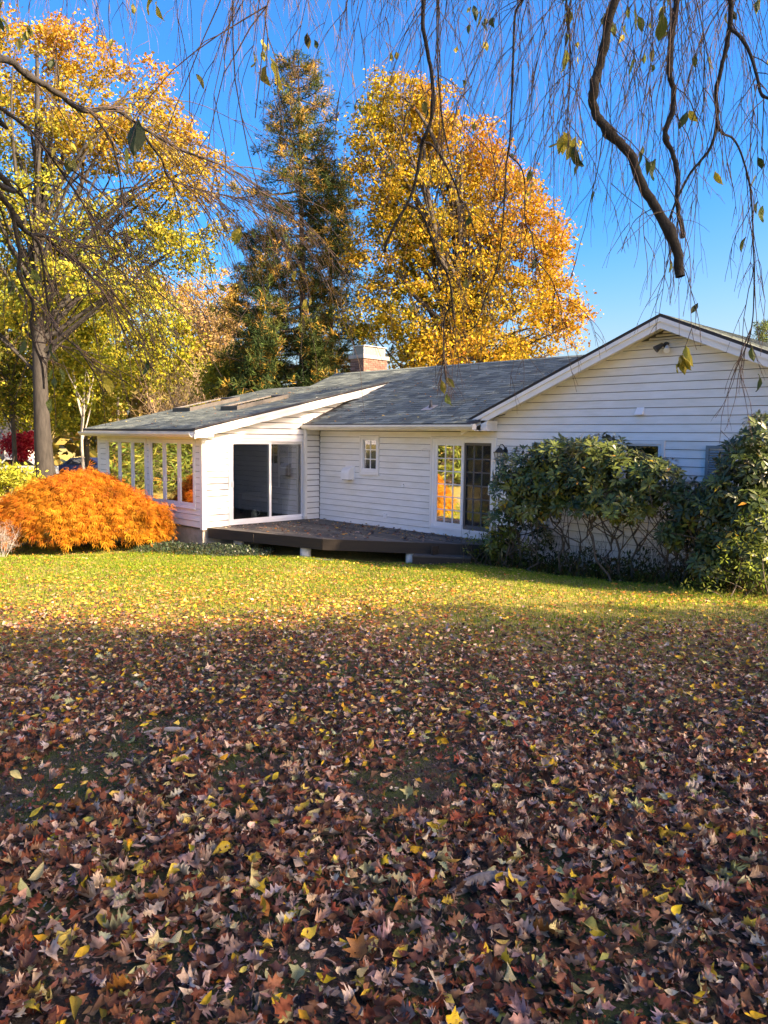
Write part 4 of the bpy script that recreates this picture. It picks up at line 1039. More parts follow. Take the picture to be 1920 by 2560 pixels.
# ================================================================ RHODODENDRONS ALONG THE WALL
TW = (np.array([[0, 0, 0], [.48, -.17, .04], [.5, 0, .0], [.48, .17, .04], [1, 0, -.10]]), np.array([[0, 1, 2], [0, 2, 3], [1, 4, 2], [2, 4, 3]]))
def whorls(cen, up, r, nl=9, size=.13, pal=None, wts=None):
    m = len(cen); n = m*nl; ci = np.repeat(np.arange(m), nl)
    ph = np.tile(np.arange(nl)*2.399, m)+np.repeat(r.uniform(0, 6.28, m), nl)
    u = up/np.linalg.norm(up, axis=1)[:, None]; t1 = np.cross(u, np.array([.3, .8, .1])); t1 /= np.linalg.norm(t1, axis=1)[:, None]; t2 = np.cross(u, t1)
    ra = t1[ci]*np.cos(ph)[:, None]+t2[ci]*np.sin(ph)[:, None]
    lift = r.uniform(-.35, .75, n)[:, None]
    D = ra+u[ci]*lift
    R = basis(D, u[ci]+ra*-.2*lift)
    cols = pick(pal, m, wts, .15, r)[ci]*r.uniform(.75, 1.3, (n, 1))
    ye = r.random(n) < .015; cols[ye] = pick([(.5, .33, .04), (.42, .2, .04)], ye.sum(), None, .2, r)
    return scatter(TW[0], TW[1], cen[ci]+D*.02, R, size*r.uniform(.65, 1.2, n), cols)
def blob_shell(bl, n, Y, r, dy=.55, top_bias=.3):
    cs = np.array([hit(b[0], b[1], 1, b[4] if len(b) > 4 else Y) for b in bl]); dep = (cs-C)@fw
    rx = np.array([b[2] for b in bl])/F_PX*dep; rz = np.array([b[3] for b in bl])/F_PX*dep
    wt = rx*rz; bi = r.choice(len(bl), n, p=wt/wt.sum())
    d = r.normal(size=(n, 3)); d /= np.linalg.norm(d, axis=1)[:, None]; d[:, 2] = np.where((d[:, 2] < -.2) & (r.random(n) < top_bias), -d[:, 2], d[:, 2])
    q = d*(r.uniform(.45, 1, n)**(1/2.5)*r.uniform(.85, 1.12, n))[:, None]
    Q = cs[bi]+np.stack([q[:, 0]*rx[bi]*.9, q[:, 1]*dy, q[:, 2]*rz[bi]], 1)
    Q[:, 1] = np.minimum(Q[:, 1], -.12)
    return Q, d+np.array([0, -.1, .6])
RG = [(.04, .068, .015), (.065, .098, .018), (.10, .13, .026), (.16, .185, .042), (.028, .048, .013)]
def rhodo(label, bl, nw, Y, stems, seed, pal=RG, wts=None, size=.16, dy=.55):
    r = np.random.default_rng(seed)
    Q, up = blob_shell(bl, nw, Y, r, dy)
    bx = np.mean([hit(s_[0], s_[1], 1, Y)[0] for s_ in stems]); by = Y
    root = empty('rhododendron', (bx, by, float(ground(bx, by))), label, 'shrub', 'rhododendrons along the house wall')
    V, Fq, Cc = whorls(Q, up, r, 9, size, pal, wts); np_mesh('foliage', V, Fq, M_FR, Cc, root)
    lp = []; lr = []
    for (x, yb, xt, yt) in stems:
        p1 = hit(xt, yt, 1, Y+r.uniform(-.3, .3)); g = hit(x, yb, 1, Y+r.uniform(-.25, .15)); p0 = np.array([g[0], g[1], float(ground(g[0], g[1]))-.05])
        m = 9; b_ = bez(p0, p1, r.normal(size=3)*[.25, .1, .1], m); b_[1:-1] += r.normal(size=(m-2, 3))*[.055, .04, .03]
        lp.append(b_); lr.append(np.linspace(.026, .012, m)*r.uniform(.8, 1.25))
        for k in range(4):
            i = r.integers(3, m); e = Q[np.argmin(np.linalg.norm(Q-b_[i]-r.normal(size=3)*.4-[0, 0, .4], axis=1))]
            bb = bez(b_[i], e, r.normal(size=3)*.15, 6); lp.append(bb); lr.append(np.linspace(.013, .005, 6))
        for k in range(5):
            i = r.integers(2, m); lp.append(bez(b_[i], b_[i]+r.normal(size=3)*[.25, .15, .2], r.normal(size=3)*.1, 4)); lr.append(np.linspace(.005, .002, 4))
    V, Fq = tubes_np(lp, lr, 6); np_mesh('stems', V, Fq, M_STEM, None, root, True)
rhodo('broad rhododendron left of centre, lowest leaves nearest the lantern', [(1300,1185,80,55),(1278,1230,55,50),(1390,1145,80,48),(1360,1210,90,60),(1262,1300,42,40),(1330,1265,80,35),(1430,1200,70,55),(1400,1260,70,30),(1255,1360,35,40,-.8),(1330,1340,50,30,-.6)], 700, -1.0,
      [(1310,1420,1300,1280),(1345,1425,1330,1270),(1390,1430,1385,1265),(1420,1430,1370,1280),(1440,1440,1490,1290),(1250,1420,1250,1300),(1280,1420,1270,1310)], 501)
rhodo('rhododendron in the middle with sunlit pale leaf tips under the window', [(1500,1135,80,48),(1470,1190,70,55),(1560,1180,80,55),(1640,1190,70,48),(1540,1245,85,40),(1560,1275,50,35,-1.6),(1480,1265,50,28),(1640,1250,70,40)], 560, -1.1,
      [(1500,1440,1490,1270),(1530,1445,1480,1290),(1580,1450,1590,1280),(1560,1440,1540,1270),(1660,1440,1650,1280),(1680,1450,1665,1270),(1700,1455,1670,1290)], 502)
rhodo('tall dark rhododendron at the right edge of the wall', [(1870,1170,80,80),(1905,1085,45,50),(1830,1230,70,60),(1890,1290,70,80),(1760,1270,70,50),(1820,1340,70,60),(1720,1250,50,45),(1900,1380,50,70),(1790,1400,70,50),(1700,1330,40,40)], 900, -1.1,
      [(1790,1470,1800,1290),(1830,1480,1840,1280),(1880,1490,1870,1300),(1740,1465,1740,1290),(1910,1490,1900,1300),(1765,1470,1780,1320)], 503, [(.024, .044, .014), (.038, .064, .016), (.06, .09, .02)])
# pale-leaved sprawling shrub at the lower right and seedling vine by the deck
def leafy(name, label, cat, bl, nw, Y, seed, pal, size, dy=.4, nl=5, stems=6, grp=None):
    r = np.random.default_rng(seed); Q, up = blob_shell(bl, nw, Y, r, dy, .1)
    Q[:, 2] = np.maximum(Q[:, 2], ground(Q[:, 0], Q[:, 1])+.05)
    c0 = Q.mean(0); root = empty(name, (c0[0], Y, float(ground(c0[0], Y))), label, cat, grp)
    V, Fq, Cc = whorls(Q, up+r.normal(size=up.shape)*.8, r, nl, size, pal); np_mesh('foliage', V, Fq, M_F, Cc, root)
    lp = []; lr = []
    for k in range(stems):
        e = Q[r.integers(len(Q))]; p0 = np.array([c0[0]+r.normal()*.3, Y+r.normal()*.1, 0]); p0[2] = float(ground(p0[0], p0[1]))-.03
        lp.append(bez(p0, e, r.normal(size=3)*.2, 7)); lr.append(np.linspace(.011, .004, 7))
    V, Fq = tubes_np(lp, lr, 5); np_mesh('stems', V, Fq, M_STEM, None, root)
leafy('leafy_shrub', 'loose pale green shrub before the tall dark rhododendron', 'shrub', [(1880,1330,50,70),(1840,1400,55,60),(1890,1440,40,60),(1760,1460,50,30)], 120, -1.75, 511, [(.12, .16, .03), (.22, .26, .06), (.06, .10, .02)], .075)
leafy('leafy_vine', 'small round leaved vine at the deck corner below the gridded door', 'vine', [(1190,1340,25,30),(1215,1375,35,35),(1180,1365,15,20),(1240,1340,30,40)], 60, -1.0, 512, [(.12, .17, .03), (.22, .24, .05), (.07, .11, .025)], .085, .25)
# weedy dark undergrowth below the shrubs (uncountable)
r = np.random.default_rng(520); n = 6500
ux = r.uniform(5.9, 13.2, n); uy = -.25-r.uniform(0, 1, n)**1.2*(.75+.10*(ux-6)); uz = ground(ux, uy)
n_h = r.uniform(.02, 1, n)**2*.55*(.6+.5*np.sin(ux*3.1)**2)*np.clip(1.15+uy*.35, .3, 1)
D = r.normal(size=(n, 3))*.5+np.array([0, 0, .75])
V, Fq, Cc = scatter(TW[0], TW[1], np.stack([ux, uy, uz+n_h], 1), basis(D, r.normal(size=(n, 3))), .09*r.uniform(.6, 1.4, n), pick([(.025, .045, .012), (.045, .068, .016), (.085, .095, .024), (.07, .048, .02)], n, None, .2, r))
tag(np_mesh('undergrowth', V, Fq, M_F, Cc), 'weeds and ivy below the shrubs', kind='stuff')
n = 420; ux = r.uniform(6, 13, n); uy = -.3-r.uniform(0, .9, n); uz = ground(ux, uy); lp = []; lr = []
for i in range(n):
    p0 = np.array([ux[i], uy[i], uz[i]-.02]); h = r.uniform(.2, .9); lp.append(bez(p0, p0+[r.normal()*.15, r.normal()*.12, h], r.normal(size=3)*.12, 5)); lr.append(np.linspace(.005, .002, 5))
V, Fq = tubes_np(lp, lr, 3); tag(np_mesh('dry_stalks', V, Fq, M_STEM), 'thin dry stalks among the shrubs', kind='stuff')
# ---- ivy patch before the deck
r = np.random.default_rng(530); n = 5200
e0 = hit(345, 1378, 2, -.5); e1 = hit(680, 1385, 2, -.5)
tq = r.uniform(0, 1, n); wq = r.normal(size=n)*.20
gxv = e0[0]+(e1[0]-e0[0])*tq+wq*FH[0]*1.5; gyv = e0[1]+(e1[1]-e0[1])*tq+wq*FH[1]*1.5
hz = .05+.20*np.clip(1-(np.abs(wq)/.42)**2, 0, 1)*r.random(n)*np.clip(np.sin(np.pi*np.clip(tq, .05, .95))*1.6, .3, 1)
V, Fq, Cc = scatter(TW[0]*np.array([1, 1.8, 1]), TW[1], np.stack([gxv, gyv, ground(gxv, gyv)+hz], 1), basis(r.normal(size=(n, 3))+[0, 0, .2], r.normal(size=(n, 3))*.5+[0, 0, 1]), .062*r.uniform(.6, 1.3, n), pick([(.022, .045, .02), (.035, .065, .028), (.055, .085, .035)], n, None, .2, r))
tag(np_mesh('ivy_patch', V, Fq, M_FR, Cc), 'dark ivy ground cover in front of the deck', kind='stuff')
# ---- dried plant at the left edge, weeds beside the shrub
db = hit(8, 1395, 2, -.42)
bare_shrub('dried_plant', 'dead plant with pale splayed stalks at the left edge of the lawn', db, .75, .55, 14, 541, M_PALE, None, 'plant')
lpos = at(30, 1205, 26.5)
rq = np.random.default_rng(543)
make_tree('yellow_shrub', 'yellow-green shrub at the left edge behind the orange maple', 'shrub', lpos, 1.6, .05, px_blobs([(30,1200,70,35),(-30,1190,60,40),(80,1215,40,25)], 26.5), 3000, .12, ([(.36, .36, .05), (.28, .31, .05), (.42, .40, .08)], None), M_F, M_STEM, None, .18, 542, 10, .2, 30)
make_tree('red_shrub', 'crimson burning bush beyond the oak trunk', 'shrub', at(50, 1140, 48), 2.4, .06, px_blobs([(40,1110,34,22),(65,1100,28,22),(55,1130,34,18)], 48), 2600, .2, ([(.55, .03, .05), (.62, .07, .08), (.42, .02, .04)], None), M_F, M_STEM, None, .25, 544, 8, .2, 30)
# ---- neighbour's things far left
nb = at(-30, 1128, 60); hz0 = float(ground(nb[0], nb[1]))
nh = empty('neighbour_house', (nb[0], nb[1], hz0), 'far white house end at the left edge beyond the red bush', 'house')
MB().slab((nb[0], nb[1], hz0-.3), RH*2.0, FH*6, (0, 0, 2.9)).build('wall', M_TRIM, nh)
MB().prism([-FH*.3+[0, 0, 0], FH*3+[0, 0, 1.6], FH*6.3+[0, 0, 0]], (nb[0]-RH[0]*.3, nb[1]-RH[1]*.3, hz0+2.55), RH*2.6).build('roof', M_TAR, nh)
MB().slab(np.array([nb[0], nb[1], hz0+.9])+RH*.5-FH*.05, RH*.8, FH*.04, (0, 0, 1.1)).build('window', M_DGREY, nh)
M_BLUE = plain('blue_paint', (.02, .06, .22), (.015, .045, .16), .3)
M_WHITEC = plain('pale_car_paint', (.5, .56, .62), None, .3)
def car(px_, py_, d, mat, lb):
    q = at(px_, py_, d); z = float(ground(q[0], q[1])); o = np.array([q[0], q[1], z])
    cr = empty('parked_car', o, lb, 'car', 'cars parked beyond the trees')
    prof = [(-2.1, .35), (-2.1, .8), (-1.3, .92), (-.75, 1.42), (.8, 1.45), (1.5, .95), (2.15, .88), (2.2, .35)]
    MB().prism([RH*a+[0, 0, b] for a, b in prof], o, FH*1.7).build('body', mat, cr)
    MB().prism([RH*a+[0, 0, b]-FH*.01 for a, b in [(-1.1, .95), (-.68, 1.36), (.74, 1.38), (1.3, .97)]], o, FH*.008).build('window', M_GLASS2, cr)
    for a in (-1.35, 1.35):
        for f_ in (-.02, 1.5): MB().cyl(o+RH*a+FH*f_+[0, 0, .31], FH*.22, .31, n=16).build('wheel', M_BLACK, cr)
car(200, 1142, 56, M_BLUE, 'blue car parked between the oak trunk and the sunroom')
car(40, 1150, 52, M_WHITEC, 'pale blue car parked under the red bush')

# ================================================================ GRASS AND FALLEN LEAVES
def lawn_samples(n, smin, smax, r, lat=.56, bias=1.0, mg=0.0):
    """points on the lawn in the view's wedge, roughly even in area"""
    s = np.sqrt(r.uniform(smin**2, smax**2, n)) if bias == 1 else smin*(smax/smin)**r.uniform(0, 1, n)
    if mg:      # a strip beyond the view's edge, so that the carpet does not end at the frame
        s = r.uniform(smin, smax, n); wd_ = lat*s+mg; k_ = r.random(n) < wd_/(lat*smax+mg); s = s[k_]; wd_ = wd_[k_]; l = r.uniform(-1, 1, len(s))*wd_
    else: l = r.uniform(-lat, lat, n)*s
    x = C[0]+FH[0]*s+RH[0]*l; y = C[1]+FH[1]*s+RH[1]*l
    return x, y, s, l
def on_lawn(x, y):
    ok = ~((x > XS-.1) & (x < 0) & (y > -LF-.02)) & ~((x >= 0) & (y > -.25-.0*x))
    dk = (y > -3.55+(x-.0)*.25) & (x > 0) & (x < 3.3); dk2 = (x >= 3.3) & (x < 6.2) & (y > -2.7+(x-3.3)*.70)
    return ok & ~dk & ~dk2
r = np.random.default_rng(601)
x, y, s, l = lawn_samples(880000, 4.0, 22, r, .56, 1.0, 3.0)
k = on_lawn(x, y); x, y, s, l = x[k], y[k], s[k], l[k]
dens = np.clip((s-4.6)/5.5, .03, 1)*np.clip(.62+.5*vnoise(np.stack([x, y], 1), 12, 1.1)+(s-11)*.06+l*.02, .06, 1)
bed = (y > -1.0-.055*(x-6)) & (x > 6); dens = np.where(bed, .04, dens)*np.where(np.abs(l) > .56*s+.2, .5, 1)
bd2 = np.hypot(x+2.15, y+5.6) < 2.0; dens = np.where(bd2, .12, dens)
k = r.random(len(x)) < dens; x, y, s, l = x[k], y[k], s[k], l[k]; n = len(x)
TG = (np.array([[0, -.5, 0], [0, .5, 0], [.25, 0, 1.0]]), np.array([[0, 1, 2]]))
ph = r.uniform(0, 6.28, n); R = np.zeros((n, 3, 3)); R[:, 0, 0] = np.cos(ph); R[:, 0, 1] = -np.sin(ph); R[:, 1, 0] = np.sin(ph); R[:, 1, 1] = np.cos(ph); R[:, 2, 2] = 1
ht = r.uniform(.025, .06, n)
sz = np.stack([ht*r.uniform(.3, 2.2, n), np.full(n, .011)*np.clip(s/10, .7, 1.8), ht], 1)
gcol = pick([(.13, .22, .028), (.18, .27, .035), (.25, .30, .05), (.30, .29, .07)], n, (4, 4, 2, 1), .2, r)
V, Fq, Cc = scatter(TG[0], TG[1], np.stack([x, y, ground(x, y)-.004], 1), R, sz, gcol)
tag(np_mesh('grass', V, Fq, M_GRASS, Cc), 'short green lawn grass', kind='stuff')

xm, ym, sm_, lm_ = lawn_samples(180000, 1.4, 5.2, r, .56, 1.0, .8)
gm = vnoise(np.stack([xm, ym], 1), 41, 1.7); km = r.random(len(xm)) < np.clip((gm-.05)*2.2, .04, 1); xm, ym = xm[km], ym[km]; n = len(xm)
phm = r.uniform(0, 6.28, n); R = np.zeros((n, 3, 3)); R[:, 0, 0] = np.cos(phm); R[:, 0, 1] = -np.sin(phm); R[:, 1, 0] = np.sin(phm); R[:, 1, 1] = np.cos(phm); R[:, 2, 2] = 1
hm = r.uniform(.004, .016, n); sz = np.stack([hm*r.uniform(.3, 2.5, n), np.full(n, .005), hm], 1)
V, Fq, Cc = scatter(TG[0], TG[1], np.stack([xm, ym, ground(xm, ym)-.001], 1), R, sz, pick([(.05, .10, .012), (.08, .13, .02), (.03, .06, .01), (.14, .13, .05)], n, None, .25, r))
tag(np_mesh('moss', V, Fq, M_GRASS, Cc), 'green moss showing between the fallen leaves', kind='stuff')
# leaf shapes: outlines in (along, across), curled in z
def leaf_shape(kind):
    if kind == 'oak':
        half = [(.0, .01), (.10, .02), (.18, .14), (.26, .07), (.36, .27), (.46, .10), (.58, .34), (.66, .13), (.80, .24), (.86, .10), (1.0, .0)]
    elif kind == 'maple':
        half = [(.0, .01), (.12, .02), (.10, .30), (.30, .24), (.44, .52), (.52, .26), (.70, .26), (.72, .12), (1.0, .0)]
    elif kind == 'oval':
        half = [(.0, .01), (.12, .10), (.3, .20), (.5, .235), (.7, .19), (.86, .09), (1.0, .0)]
    else:
        half = [(.0, .01), (.42, .26), (1.0, .0)]
    return half
def leaf_template(kind, curl, fold, twist=0.0, cup=0.0):
    h = leaf_shape(kind); v = []; f = []
    m = len(h)
    for (a, b) in h:
        for sgn in (-1, 0, 1):
            yy = sgn*b; z = curl*4*(a-.5)**2*.25+fold*abs(yy)+twist*yy*(a-.5)*2+cup*math.sin(a*6+sgn*2)*.06+(rt.normal()*.022 if b > .03 else 0)
            v.append((a-.5+(rt.normal()*.012 if b > .03 else 0), yy*(1+rt.normal()*.10), z))
    for i in range(m-1):
        for q in (0, 1): f.append((i*3+q, (i+1)*3+q, (i+1)*3+q+1, i*3+q+1))
    return np.array(v), np.array(f)
rt = np.random.default_rng(7)
def variants(kind, k): return [leaf_template(kind, rt.uniform(-.8, 1.9), rt.uniform(-.7, 1.5), rt.uniform(-1.1, 1.1), rt.uniform(-1.5, 1.5)) for _ in range(k)]
TEMPL = {'oak': variants('oak', 12), 'maple': variants('maple', 7), 'oval': variants('oval', 9), 'far': variants('far', 6)}
BROWN = [(.20, .070, .040), (.105, .042, .028), (.265, .112, .060), (.39, .245, .165), (.56, .43, .34), (.33, .22, .19), (.05, .026, .020), (.25, .062, .030)]
BW = [5, 4.5, 4, 3.4, 3.0, 2.6, 3, 3]
YEL = [(.60, .42, .045), (.62, .48, .12), (.52, .30, .03), (.55, .50, .22), (.34, .36, .08)]
MID = [(.50, .24, .045), (.58, .34, .06), (.42, .16, .035), (.62, .44, .09), (.52, .33, .16), (.28, .12, .05)]
def leaf_rots(n, r, tilt=.5):
    nr = r.normal(size=(n, 3))*tilt; nr[:, 2] = 1
    return basis(r.normal(size=(n, 3))*[1, 1, .22*tilt], nr)
def moss_gap(x, y): return vnoise(np.stack([x, y], 1), 41, 1.7)
# near zone: dense litter of whole leaves
r = np.random.default_rng(611)
x, y, s, l = lawn_samples(192000, 1.2, 9.5, r, .56, 1.0, 2.2)
g = moss_gap(x, y)
dens = np.clip((9.4-s+.8*vnoise(np.stack([x, y], 1), 44, .9))/4.6, 0, 1)*np.where((g > .32) & (s < 5), .30, 1)*np.where((g > .50) & (s < 5), .45, 1)*np.where(s < 2.7, .80, 1)*np.where((s < 2.75) & (l < .3) & (g > -.15), .40, 1)
dens = dens*np.where(np.abs(l) > .56*s+.12, .55, 1)
k = r.random(len(x)) < dens*.66; x, y, s, l = x[k], y[k], s[k], l[k]; n = len(x)
kinds = r.choice(5, n, p=[.36, .05, .15, .010, .43]); kinds = np.where((s > 4.6) & (kinds <= 1) & (r.random(n) < .85), 4, kinds)
knames = ['oak', 'maple', 'oval', 'oak', 'far']
VV = []; FF = []; CCc = []; b0 = 0
for ki in range(5):
    kk = np.where(kinds == ki)[0]
    for vi, (tv, tf) in enumerate(TEMPL[knames[ki]]):
        idx = kk[vi::len(TEMPL[knames[ki]])]; m = len(idx)
        if not m: continue
        if ki == 2: cols = pick(BROWN+YEL, m, BW[:8]+[2.6, 2.4, 2.4, 3, .6], .2, r); size = r.uniform(.032, .08, m)
        elif ki == 1: cols = pick(BROWN+YEL, m, [3, 2, 3, 3, 3, 3, 1.5, 2, 2.5, 2, 2.5, 1.5, 0], .2, r); size = r.uniform(.04, .09, m)
        elif ki == 3: cols = pick([(.34, .36, .18), (.40, .42, .24), (.26, .30, .12)], m, None, .15, r); size = r.uniform(.06, .10, m)
        elif ki == 4: cols = pick(BROWN+YEL[:3], m, BW+[.8, .8, 1], .25, r); size = r.uniform(.022, .07, m)
        else: cols = pick(BROWN, m, BW, .25, r); size = r.uniform(.038, .098, m)
        lift = r.uniform(.003, .06, m)*np.where(s[idx] < 3, .8, 1)
        V, Fq, Cc = scatter(tv*np.stack([np.ones(3), np.array([1, r.uniform(.75, 1.2), r.uniform(.6, 1.5)])])[1], tf, np.stack([x[idx], y[idx], ground(x[idx], y[idx])+lift], 1), leaf_rots(m, r, .85), size, cols)
        VV.append(V); FF.append(Fq+b0); CCc.append(Cc); b0 += len(V)
tag(np_mesh('leaf_litter', np.concatenate(VV), np.concatenate(FF), M_LIT, np.concatenate(CCc), smooth=True), 'carpet of brown oak and yellow cherry leaves', kind='stuff')
# crumbs: torn fragments, bud scales and bits of twig between the leaves
r = np.random.default_rng(612)
xc, yc, s_c, l_c = lawn_samples(90000, 1.4, 5.5, r, .56, 1.0, .8); kc = r.random(len(xc)) < np.where(moss_gap(xc, yc) > .1, .35, .8); xc, yc = xc[kc], yc[kc]; n = len(xc)
V, Fq, Cc = scatter(TQ[0]*np.array([1, 1.3, 2.2])-np.array([.5, 0, 0]), TQ[1], np.stack([xc, yc, ground(xc, yc)+r.uniform(.001, .012, n)], 1), leaf_rots(n, r, .7), r.uniform(.006, .026, n), pick(BROWN+[(.03, .02, .015), (.12, .10, .07)], n, BW+[5, 4], .3, r))
tag(np_mesh('leaf_crumbs', V, Fq, M_LIT, Cc), 'torn leaf fragments and crumbs on the bare soil', kind='stuff')
# middle and far zone: maple leaves over grass, sunlight partly put into their colours
r = np.random.default_rng(613)
x, y, s, l = lawn_samples(262000, 5.0, 21.5, r, .56, 1.0, 3.0)
k = on_lawn(x, y); x, y, s, l = x[k], y[k], s[k], l[k]
dens = np.interp(s, [5.0, 6.5, 8, 10, 13, 15.5, 17.5, 21], [.10, .34, .50, .44, .26, .085, .03, .03])
dens *= np.clip(.85+.45*vnoise(np.stack([x, y], 1), 15, .8)-.055*np.clip(l, 0, 6)*np.clip(s-8, 0, 4)*.5, .12, 1.3)
dens = np.where((y > -1.1-.06*(x-6)) & (x > 6), .10, dens)*np.where(np.abs(l) > .56*s+.2, .6, 1)
k = r.random(len(x)) < dens; x, y, s, l = x[k], y[k], s[k], l[k]; n = len(x)
VV = []; FF = []; CCc = []; b0 = 0
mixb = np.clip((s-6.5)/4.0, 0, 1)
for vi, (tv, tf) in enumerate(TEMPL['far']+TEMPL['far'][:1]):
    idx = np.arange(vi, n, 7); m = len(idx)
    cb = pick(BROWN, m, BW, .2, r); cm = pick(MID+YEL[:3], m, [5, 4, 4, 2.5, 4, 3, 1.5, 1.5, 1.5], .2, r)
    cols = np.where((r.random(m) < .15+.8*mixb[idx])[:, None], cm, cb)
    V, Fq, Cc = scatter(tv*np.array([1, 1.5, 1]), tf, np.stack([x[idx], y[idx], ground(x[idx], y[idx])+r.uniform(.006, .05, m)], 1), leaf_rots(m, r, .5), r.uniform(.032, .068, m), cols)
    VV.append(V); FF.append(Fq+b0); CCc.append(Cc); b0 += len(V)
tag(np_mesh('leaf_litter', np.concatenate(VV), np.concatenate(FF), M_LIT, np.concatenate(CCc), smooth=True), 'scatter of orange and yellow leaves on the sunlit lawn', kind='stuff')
# leaves lying on the deck and the roofs
r = np.random.default_rng(617); VV = []; FF = []; CCc = []; b0 = 0
def lay(pts, cols, size, tilt=.35):
    global b0
    tv, tf = TEMPL['far'][r.integers(6)]
    V, Fq, Cc = scatter(tv, tf, pts, leaf_rots(len(pts), r, tilt), size, cols); VV.append(V); FF.append(Fq+b0); CCc.append(Cc); b0 += len(V)
for q in range(6):
    n = 95; xx = r.uniform(.2, 5.6, n); yy = -r.uniform(0, 1, n)**1.3*(3.2-.0*xx)-.1
    k = (yy > -3.4+xx*.25) & ((xx < 3.3) | (yy > -2.55+(xx-3.3)*.7)); xx, yy = xx[k], yy[k]
    lay(np.stack([xx, yy, np.full(len(xx), .012)], 1), pick(BROWN+MID[:3], len(xx), None, .25, r), r.uniform(.05, .10, len(xx)))
for q in range(4):
    n = 26; xx = r.uniform(.5, 6, n); yy = r.uniform(-.5, 2.6, n); lay(np.stack([xx, yy, main_z(yy)+.03], 1), pick(MID+BROWN[:3], n, None, .2, r), r.uniform(.05, .08, n))
    xx = r.uniform(-5.5, .1, n); yy = r.uniform(-3.9, 2.2, n); lay(np.stack([xx, yy, shed_z(yy)+.03], 1), pick(MID+BROWN[:3], n, None, .2, r), r.uniform(.05, .08, n))
tag(np_mesh('leaf_litter', np.concatenate(VV), np.concatenate(FF), M_LIT, np.concatenate(CCc), smooth=True), 'dry leaves blown onto the deck and roofs', kind='stuff')

# ================================================================ THE WEEPING CHERRY OVERHEAD
r = np.random.default_rng(701)
def gz(p): return float(ground(p[0], p[1]))
tb = C-FH*2.3+RH*.5; tb = np.array([tb[0], tb[1], gz(tb)-.1])
cherry = empty('weeping_cherry', tb+[0, 0, .1], 'weeping cherry with dark limbs and thin hanging twigs over the lawn', 'tree')
TOP = tb+np.array([.05, .1, 2.75])
tt = np.linspace(0, 1, 9)[:, None]
tp = tb*(1-tt)+TOP*tt+np.stack([.06*np.sin(tt[:, 0]*5), .05*np.cos(tt[:, 0]*4)-.05, 0*tt[:, 0]], 1)
V, Fq = tubes_np([tp], [np.linspace(.21, .15, 9)*(1+.5*np.exp(-np.linspace(0, 1, 9)*14))], 14); np_mesh('trunk', V, Fq, M_CHB, None, cherry, True)
def smooth_path(P, per=5):
    P = np.array(P, float); out = []
    Q = np.vstack([2*P[0]-P[1], P, 2*P[-1]-P[-2]])
    for i in range(1, len(Q)-2):
        for t in np.linspace(0, 1, per, endpoint=False):
            a, b, c, d = Q[i-1], Q[i], Q[i+1], Q[i+2]
            out.append(.5*((2*b)+(-a+c)*t+(2*a-5*b+4*c-d)*t*t+(-a+3*b-3*c+d)*t**3))
    out.append(P[-1]); return np.array(out)
def px7(l): return [(a*.5787, b*.5787) for a, b in l]
def px8(l): return [(960+a*.5787, b*.5787) for a, b in l]
TW_P = []; TW_R = []           # thin twigs
BR = []                        # (path, radii) of the limbs for spawning twigs
def add_branch(pix, d0, d1, w0, w1, up=True, via=None, knob=.25):
    """a limb traced where it hangs; it is carried overhead from the crown of the trunk"""
    m = len(pix); ds = np.linspace(d0, d1, m)
    P = [at(a, b, d) for (a, b), d in zip(pix, ds)]
    rad = list(np.linspace(w0, w1, m)/F_PX*ds/2)
    if up:
        a0 = P[0]; ab = a0-TOP; h = max(a0[2]+.55, TOP[2]+.9)
        pre = [TOP+[0, 0, -.15], TOP+ab*.28*np.array([1, 1, 0])+[0, 0, (h-TOP[2])*.75], np.array([*(TOP+ab*.72)[:2], h+.12]), np.array([*(TOP+ab*.95)[:2], a0[2]+.35])]
        if via: pre = via
        P = pre+P; rad = list(np.linspace(max(.05, rad[0]*1.5), rad[0]*1.05, len(pre)))+rad
    path = smooth_path(P, 5); rr = np.interp(np.linspace(0, 1, len(path)), np.linspace(0, 1, len(rad)), rad)
    sm = r.normal(size=(len(path)+8, 3)); sm = sum(sm[k_:k_+len(path)] for k_ in range(8))/3.5
    path[1:-1] += sm[1:-1]*rr[1:-1, None]*.35
    kn = np.zeros(len(rr))
    for k_ in r.integers(2, len(rr)-1, max(2, len(rr)//9)): kn += knob*np.exp(-.5*((np.arange(len(rr))-k_)/.8)**2)
    rr = rr*(1+kn)
    V, Fq = tubes_np([path], [rr], 9)
    o = np_mesh('branch', V, Fq, M_CHB, None, cherry, True)
    BR.append((path, rr, len(path) if not up else len(path)-(m-1)*5)); return path
R1 = add_branch(px8([(1000,-60),(998,0),(975,90),(955,200),(940,280),(915,380),(910,440),(940,520),(1000,610),(1070,690),(1110,780),(1160,890),(1220,990),(1260,1090),(1280,1195)]), 3.2, 3.5, 20, 24)
add_branch(px8([(1268,-60),(1265,0),(1255,100),(1240,200),(1230,320),(1255,400),(1250,480),(1215,560),(1220,600),(1250,680),(1265,780),(1265,880),(1280,960),(1290,1030)]), 3.5, 3.7, 15, 10)
add_branch(px8([(1502,-60),(1500,0),(1495,100),(1480,200),(1450,320),(1435,400),(1440,480),(1430,580),(1400,660),(1330,740),(1280,830),(1250,900),(1235,960)]), 3.3, 3.7, 13, 4)
add_branch(px8([(1498,118),(1540,160),(1580,240),(1610,330),(1630,400),(1659,420),(1720,430),(1760,500)]), 3.33, 3.2, 9, 6, False)
add_branch(px8([(1437,535),(1460,580),(1510,600),(1550,680),(1580,800),(1590,900),(1600,1100),(1600,1250),(1580,1450),(1500,1640)]), 3.5, 3.9, 6, 2.2, False)
